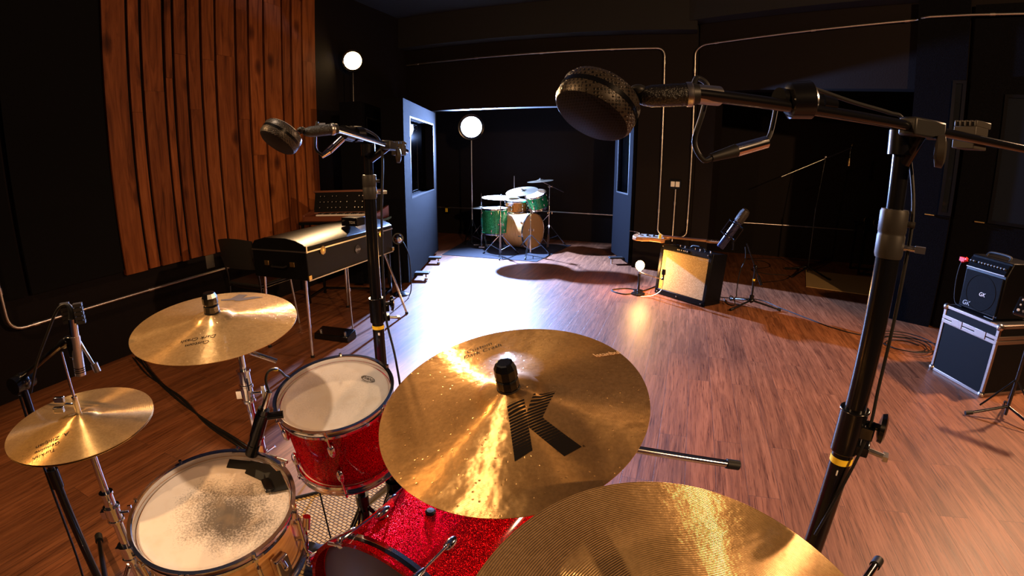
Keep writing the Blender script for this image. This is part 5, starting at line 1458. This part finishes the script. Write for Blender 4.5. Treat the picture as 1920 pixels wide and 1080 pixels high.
# --- bundle of cables from the wall to the kit
pts = [(-3.02, 3.14), (-2.63, 2.85), (-2.18, 2.53), (-1.76, 2.25), (-1.40, 2.06), (-1.10, 1.80)]
T = thing('cable_bundle', 'loose bundle of black cables running over the floor under the crash cymbal', 'cable', (-2.2, 2.5, 0))
for i in range(5):
    q = MB((-2.2, 2.5, 0)); rk2 = random.Random(i)
    pp = []
    for j, (x, y) in enumerate(pts):
        pp.append((x + rk2.uniform(-0.025, 0.025), y + rk2.uniform(-0.03, 0.03), 0.006 + 0.008*(i % 3) + rk2.uniform(0, 0.004)))
    q.path(pp, 0.0055, 8, 6).link('cable', rubber, T)

# --- overhead ribbon microphones and their heavy boom stands
def ribbon_mic(label, head_c, n_head, long_dir, body0, body1, group):
    """disc-shaped perforated head plus bulb-shaped handle; world coordinates"""
    hc = Vector(head_c); nn = Vector(n_head).normalized()
    T = thing('ribbon_microphone', label, 'microphone', hc, group=group)
    R = 0.041
    pr = [(0.0, -0.0195), (R*0.80, -0.0190), (R*0.93, -0.0150)]
    q = MB(); q.lathe(pr, 40, (0, 0, 0), nn, cap=False).lathe([(r, -z) for r, z in reversed(pr)], 40, (0, 0, 0), nn, cap=False); q.link('gauze_face', meshm, T)
    q = MB(); q.lathe([(R*0.93, -0.0151), (R, -0.010), (R, 0.010), (R*0.93, 0.0151)], 48, (0, 0, 0), nn, cap=False); q.link('perforated_rim', perf, T)
    q = MB(); q.lathe([(R*1.002, -0.0025), (R*1.012, -0.0025), (R*1.012, 0.0025), (R*1.002, 0.0025)], 48, (0, 0, 0), nn, cap=False); q.link('centre_band', blackm, T)
    b0 = Vector(body0)-hc; b1 = Vector(body1)-hc; d = (b1-b0).normalized(); Lb = (b1-b0).length
    q = MB(); q.lathe([(0.001, 0), (0.005, 0.0015), (0.0085, 0.007), (0.0108, 0.016), (0.0112, Lb*0.55), (0.0112, Lb*0.80)], 28, b0, d, cap=True); q.link('handle', crackle, T)
    q = MB(); q.lathe([(0.0118, Lb*0.80), (0.0122, Lb*0.82), (0.0122, Lb*0.88), (0.0112, Lb*0.90)], 28, b0, d, cap=False); q.link('chrome_collar', steel, T)
    q = MB(); q.lathe([(0.0110, Lb*0.90), (0.0095, Lb), (0.0, Lb)], 28, b0, d, cap=False); q.link('swivel', plastic, T)
    # yoke from the handle to the head
    rim = b0.normalized()*R*0.98
    q = MB(); q.tube(rim*0.92, b0 + d*0.002, 0.0022, n=10).sphere(rim + nn*0.0 + Vector((0, 0, 0.006)), 0.0085, 16, (0, 0, 1), 0.7); q.link('hinge_knob', plastic, T)
    return T
def heavy_stand(label, base, top_z, joint_z, boom0, boom1, cw, blk, knob_dir, band=True, tube_to=None):
    O = Vector((base[0], base[1], 0))
    T = thing('microphone_stand', label, 'microphone stand', O, group='overhead microphone stands')
    MB().tube((0, 0, 0.30), (0, 0, joint_z), 0.0180, n=24).link('lower_pole', black, T)
    MB().tube((0, 0, joint_z-0.05), (0, 0, 1.365), 0.0170, n=24).link('middle_pole', black, T)
    MB().tube((0, 0, 1.36), (0, 0, top_z-0.02), 0.0125, n=22).link('upper_pole', blackm, T)
    MB().lathe([(0.0185, 1.335), (0.020, 1.340), (0.020, 1.366), (0.0192, 1.368), (0.0192, 1.371), (0.020, 1.373), (0.020, 1.400), (0.0185, 1.404), (0.014, 1.404)], 28).link('upper_collar', gunmetal, T)
    kd = Vector((knob_dir[0], knob_dir[1], 0)).normalized()
    cc = MB(); cc.tube((0, 0, joint_z-0.055), (0, 0, joint_z+0.02), 0.0225, n=26).tube((0, 0, joint_z+0.018), (0, 0, joint_z+0.022), 0.024, n=26)
    cc.box(kd*0.026 + Vector((0, 0, joint_z-0.01)), (0.022, 0.030, 0.022), math.atan2(kd.y, kd.x)).box(kd*0.026 + Vector((0, 0, joint_z-0.042)), (0.022, 0.028, 0.018), math.atan2(kd.y, kd.x))
    cj = cc.link('height_clamp', black, T, bev=0.002)
    MB().tube(kd*0.025 + Vector((0, 0, joint_z)), kd*0.052 + Vector((0, 0, joint_z)), 0.006).lathe([(0.010, 0), (0.022, 0.003), (0.024, 0.010), (0.018, 0.013), (0, 0.013)], 22, kd*0.040 + Vector((0, 0, joint_z)), kd).link('clamp_knob', blackm, cj)
    MB().tube(kd*0.03 + Vector((0, 0, joint_z-0.042)), kd*0.062 + Vector((0, 0, joint_z-0.046)), 0.0045).box(kd*0.064 + Vector((0, 0, joint_z-0.046)), (0.008, 0.018, 0.008), math.atan2(kd.y, kd.x)).link('locking_screw', steel, cj)
    MB().tube(kd*0.018 + Vector((0, 0, 1.385)), kd*0.030 + Vector((0, 0, 1.385)), 0.0045).link('upper_screw', gunmetal, T)
    MB().box(kd*0.042 + Vector((0, 0, 1.352)), (0.014, 0.010, 0.009), math.atan2(kd.y, kd.x)).tube(kd*0.018 + Vector((0, 0, 1.352)), kd*0.040 + Vector((0, 0, 1.352)), 0.004).link('upper_screw', steel, T)
    if band:
        MB().tube((0, 0, joint_z-0.075), (0, 0, joint_z-0.064), 0.0186, n=26).link('tape_band', yellow, T)
        MB().box(Vector((0, 0, joint_z-0.088)) - Vector((O.x, O.y, 0)).normalized()*0.0182, (0.006, 0.002, 0.008), math.atan2(-O.x, O.y)*-1).link('price_sticker', whitep, T)
    b0 = Vector(boom0)-O; b1 = Vector(boom1)-O; d = (b1-b0).normalized()
    MB().tube(b0, b1, 0.0068, n=18).link('boom_tube', chrome if tube_to else blackm, T)
    # swivel block where the boom crosses the pole
    jb = Vector((0, 0, top_z)); t = (jb-b0).dot(d); jp = b0 + d*t
    fr_ = d.to_track_quat('X', 'Z').to_matrix()
    bl = MB().box(jp, (0.074, 0.026, 0.024), M=fr_).link('boom_clamp', plastic, T, bev=0.003)
    MB().tube((0, 0, top_z-0.06), jp, 0.011, n=16).tube((0, 0, top_z-0.045), (0, 0, top_z-0.012), 0.020, n=18).link('swivel_head', blackm, T)
    q = MB(); q.lathe([(0.010, 0.0), (0.021, 0.002), (0.022, 0.011), (0.014, 0.014), (0, 0.014)], 26, jp + kd*0.018 + Vector((0, 0, -0.028)), kd); q.link('swivel_knob', gr, T)
    cp_ = Vector(cw)-O
    w_ = MB(); w_.tube(cp_ - d*0.018, cp_ + d*0.018, 0.014, n=18)
    w_.box(cp_ + Vector((0, 0, -0.004)), (0.040, 0.036, 0.034), M=fr_)
    for i in range(5):
        w_.box(cp_ + fr_ @ Vector((0.004, -0.016+0.008*i, 0.017)), (0.046, 0.0045, 0.010), M=fr_)
    w_.link('counterweight', gr, T, bev=0.0015)
    for k in range(3):
        a = (0.17 if tube_to else 1.31) + 2*PI*k/3
        q = MB().tube((0.03*cos(a), 0.03*sin(a), 0.34), (0.34*cos(a), 0.34*sin(a), 0.03), 0.013).tube((0, 0, 0.30), (0, 0, 0.38), 0.030).link('leg', black, T)
        MB().tube((0.33*cos(a), 0.33*sin(a), 0.036), (0.36*cos(a), 0.36*sin(a), 0.016), 0.018, n=12).link('rubber_foot', rubber, q)
    return T, blk and (Vector(blk)-O)
# right stand and microphone
ribbon_mic('large perforated ribbon microphone hanging over the letter K cymbal', (0.083, 0.493, 1.502), (-0.47, -0.35, -0.82), None, (0.118, 0.486, 1.510), (0.180, 0.476, 1.5155), 'overhead ribbon microphones')
T, c_ = heavy_stand('thick black boom stand with slotted counterweight rising beside the ride cymbal', (0.534, 0.596), 1.524, 1.075, (0.178, 0.476, 1.5155), (0.86, 0.650, 1.515), (0.700, 0.632, 1.522), (0.318, 0.527, 1.525), (0.75, -0.66))
O = Vector((0.534, 0.596, 0))
def W_(p): return Vector(p) - O
bc = W_((0.312, 0.516, 1.5235))
q = MB().tube(bc - Vector((0.028, 0.007, 0)), bc + Vector((0.030, 0.008, 0)), 0.011, n=20).lathe([(0.014, -0.016), (0.020, -0.012), (0.021, 0.012), (0.016, 0.016)], 26, bc + Vector((0.0, -0.004, 0.0)), (0.93, -0.15, 0.10)).tube(bc + Vector((0.034, 0.009, 0.002)), bc + Vector((0.056, 0.014, 0.002)), 0.0105, 0.009, n=18); q.link('boom_grip', blackm, T)
MB().tube(W_((0.172, 0.478, 1.5155)), W_((0.205, 0.487, 1.5165)), 0.0098, n=22).link('threaded_adapter', steel, T)
cb = MB(); cb.path([W_(p) for p in [(0.180, 0.492, 1.526), (0.187, 0.500, 1.535), (0.197, 0.497, 1.526), (0.193, 0.498, 1.50), (0.188, 0.505, 1.47), (0.200, 0.508, 1.452), (0.212, 0.512, 1.455)]], 0.0028, 10, 6); cb.link('microphone_cable', rubber, T)
x0, x1, x2 = W_((0.210, 0.512, 1.4545)), W_((0.243, 0.522, 1.464)), W_((0.283, 0.530, 1.476))
q = MB().tube(x0, x1, 0.0045, 0.0072, 16).link('connector_boot', rubber, T)
q = MB().tube(x1, x2, 0.0072, n=20).link('connector_shell', chrome, T)
MB().path([x2, W_((0.292, 0.536, 1.488)), W_((0.302, 0.545, 1.518))], 0.0028, 10, 5).link('connector_cable', rubber, T)
MB().path([W_(p) for p in [(0.318, 0.535, 1.545), (0.360, 0.556, 1.545), (0.430, 0.575, 1.538), (0.500, 0.590, 1.533), (0.530, 0.596, 1.527), (0.55, 0.598, 1.48), (0.556, 0.583, 1.40), (0.552, 0.578, 1.30), (0.552, 0.578, 1.15), (0.548, 0.570, 1.06), (0.528, 0.572, 0.95), (0.516, 0.580, 0.86)]], 0.0026, 10, 7).link('taped_cable', rubber, T)

# left stand and microphone
ribbon_mic('smaller-looking ribbon microphone in front of the wooden wall boards', (-0.450, 0.932, 1.500), (-0.40, -0.48, -0.78), None, (-0.410, 0.945, 1.506), (-0.350, 0.985, 1.512), 'overhead ribbon microphones')
T, c_ = heavy_stand('heavy black boom stand behind the red rack tom, with short chrome boom', (-0.408, 1.393), 1.503, 1.018, (-0.356, 0.983, 1.512), (-0.340, 1.60, 1.470), (-0.350, 1.53, 1.478), None, (0.93, 0.30), tube_to=True)
O = Vector((-0.408, 1.393, 0))
MB().tube(W_((-0.405, 1.170, 1.514)), W_((-0.400, 1.215, 1.510)), 0.018, n=22).tube(W_((-0.395, 1.225, 1.512)), W_((-0.385, 1.25, 1.512)), 0.020, n=22).link('boom_grip', blackm, T)
MB().tube(W_((-0.425, 1.07, 1.519)), W_((-0.412, 1.076, 1.519)), 0.013, n=20).link('threaded_adapter', steel, T)
MB().path([W_(p) for p in [(-0.425, 1.062, 1.535), (-0.428, 1.058, 1.510), (-0.430, 1.060, 1.475), (-0.415, 1.066, 1.460)]], 0.003, 10, 6).link('microphone_cable', rubber, T)
MB().tube(W_((-0.420, 1.066, 1.458)), W_((-0.405, 1.075, 1.470)), 0.0045, 0.0080, 16).tube(W_((-0.405, 1.075, 1.470)), W_((-0.382, 1.100, 1.497)), 0.0080, n=18).link('connector_shell', chrome, T)
MB().path([W_(p) for p in [(-0.395, 1.20, 1.528), (-0.380, 1.28, 1.524), (-0.366, 1.36, 1.500), (-0.362, 1.375, 1.44), (-0.372, 1.38, 1.30), (-0.378, 1.38, 1.10), (-0.378, 1.38, 0.98), (-0.352, 1.36, 0.85), (-0.33, 1.30, 0.70), (-0.35, 1.28, 0.30), (-0.42, 1.30, 0.012)]], 0.0035, 10, 6).link('taped_cable', rubber, T)

# folded dark cloth beside the bass drum and the tom post
mb = MB()
rc = random.Random(11)
nx_, ny_ = 14, 10
vs = []
for j in range(ny_+1):
    for i in range(nx_+1):
        x = -0.13+0.26*i/nx_; y = -0.09+0.18*j/ny_
        e_ = min(i, nx_-i, j, ny_-j)
        vs.append((x+0.01*sin(j*1.7), y+0.012*sin(i*1.1), (0.006 if e_ == 0 else 0.035+0.014*sin(i*0.9+j*0.6)+0.008*rc.random())))
mb.add(vs, [(j*(nx_+1)+i, j*(nx_+1)+i+1, (j+1)*(nx_+1)+i+1, (j+1)*(nx_+1)+i) for j in range(ny_) for i in range(nx_)])
clm = mat('dark_blue_cloth', (0.016, 0.018, 0.028), 0.85, 0, 0.2)
o = mb.link('folded_cloth', clm)
o.matrix_world = Matrix.Translation((-0.66, 1.36, 0.006)) @ Matrix.Rotation(0.5, 4, 'Z')
tag(o, 'folded dark blue cloth on the woven rug below the rack tom', 'cloth')
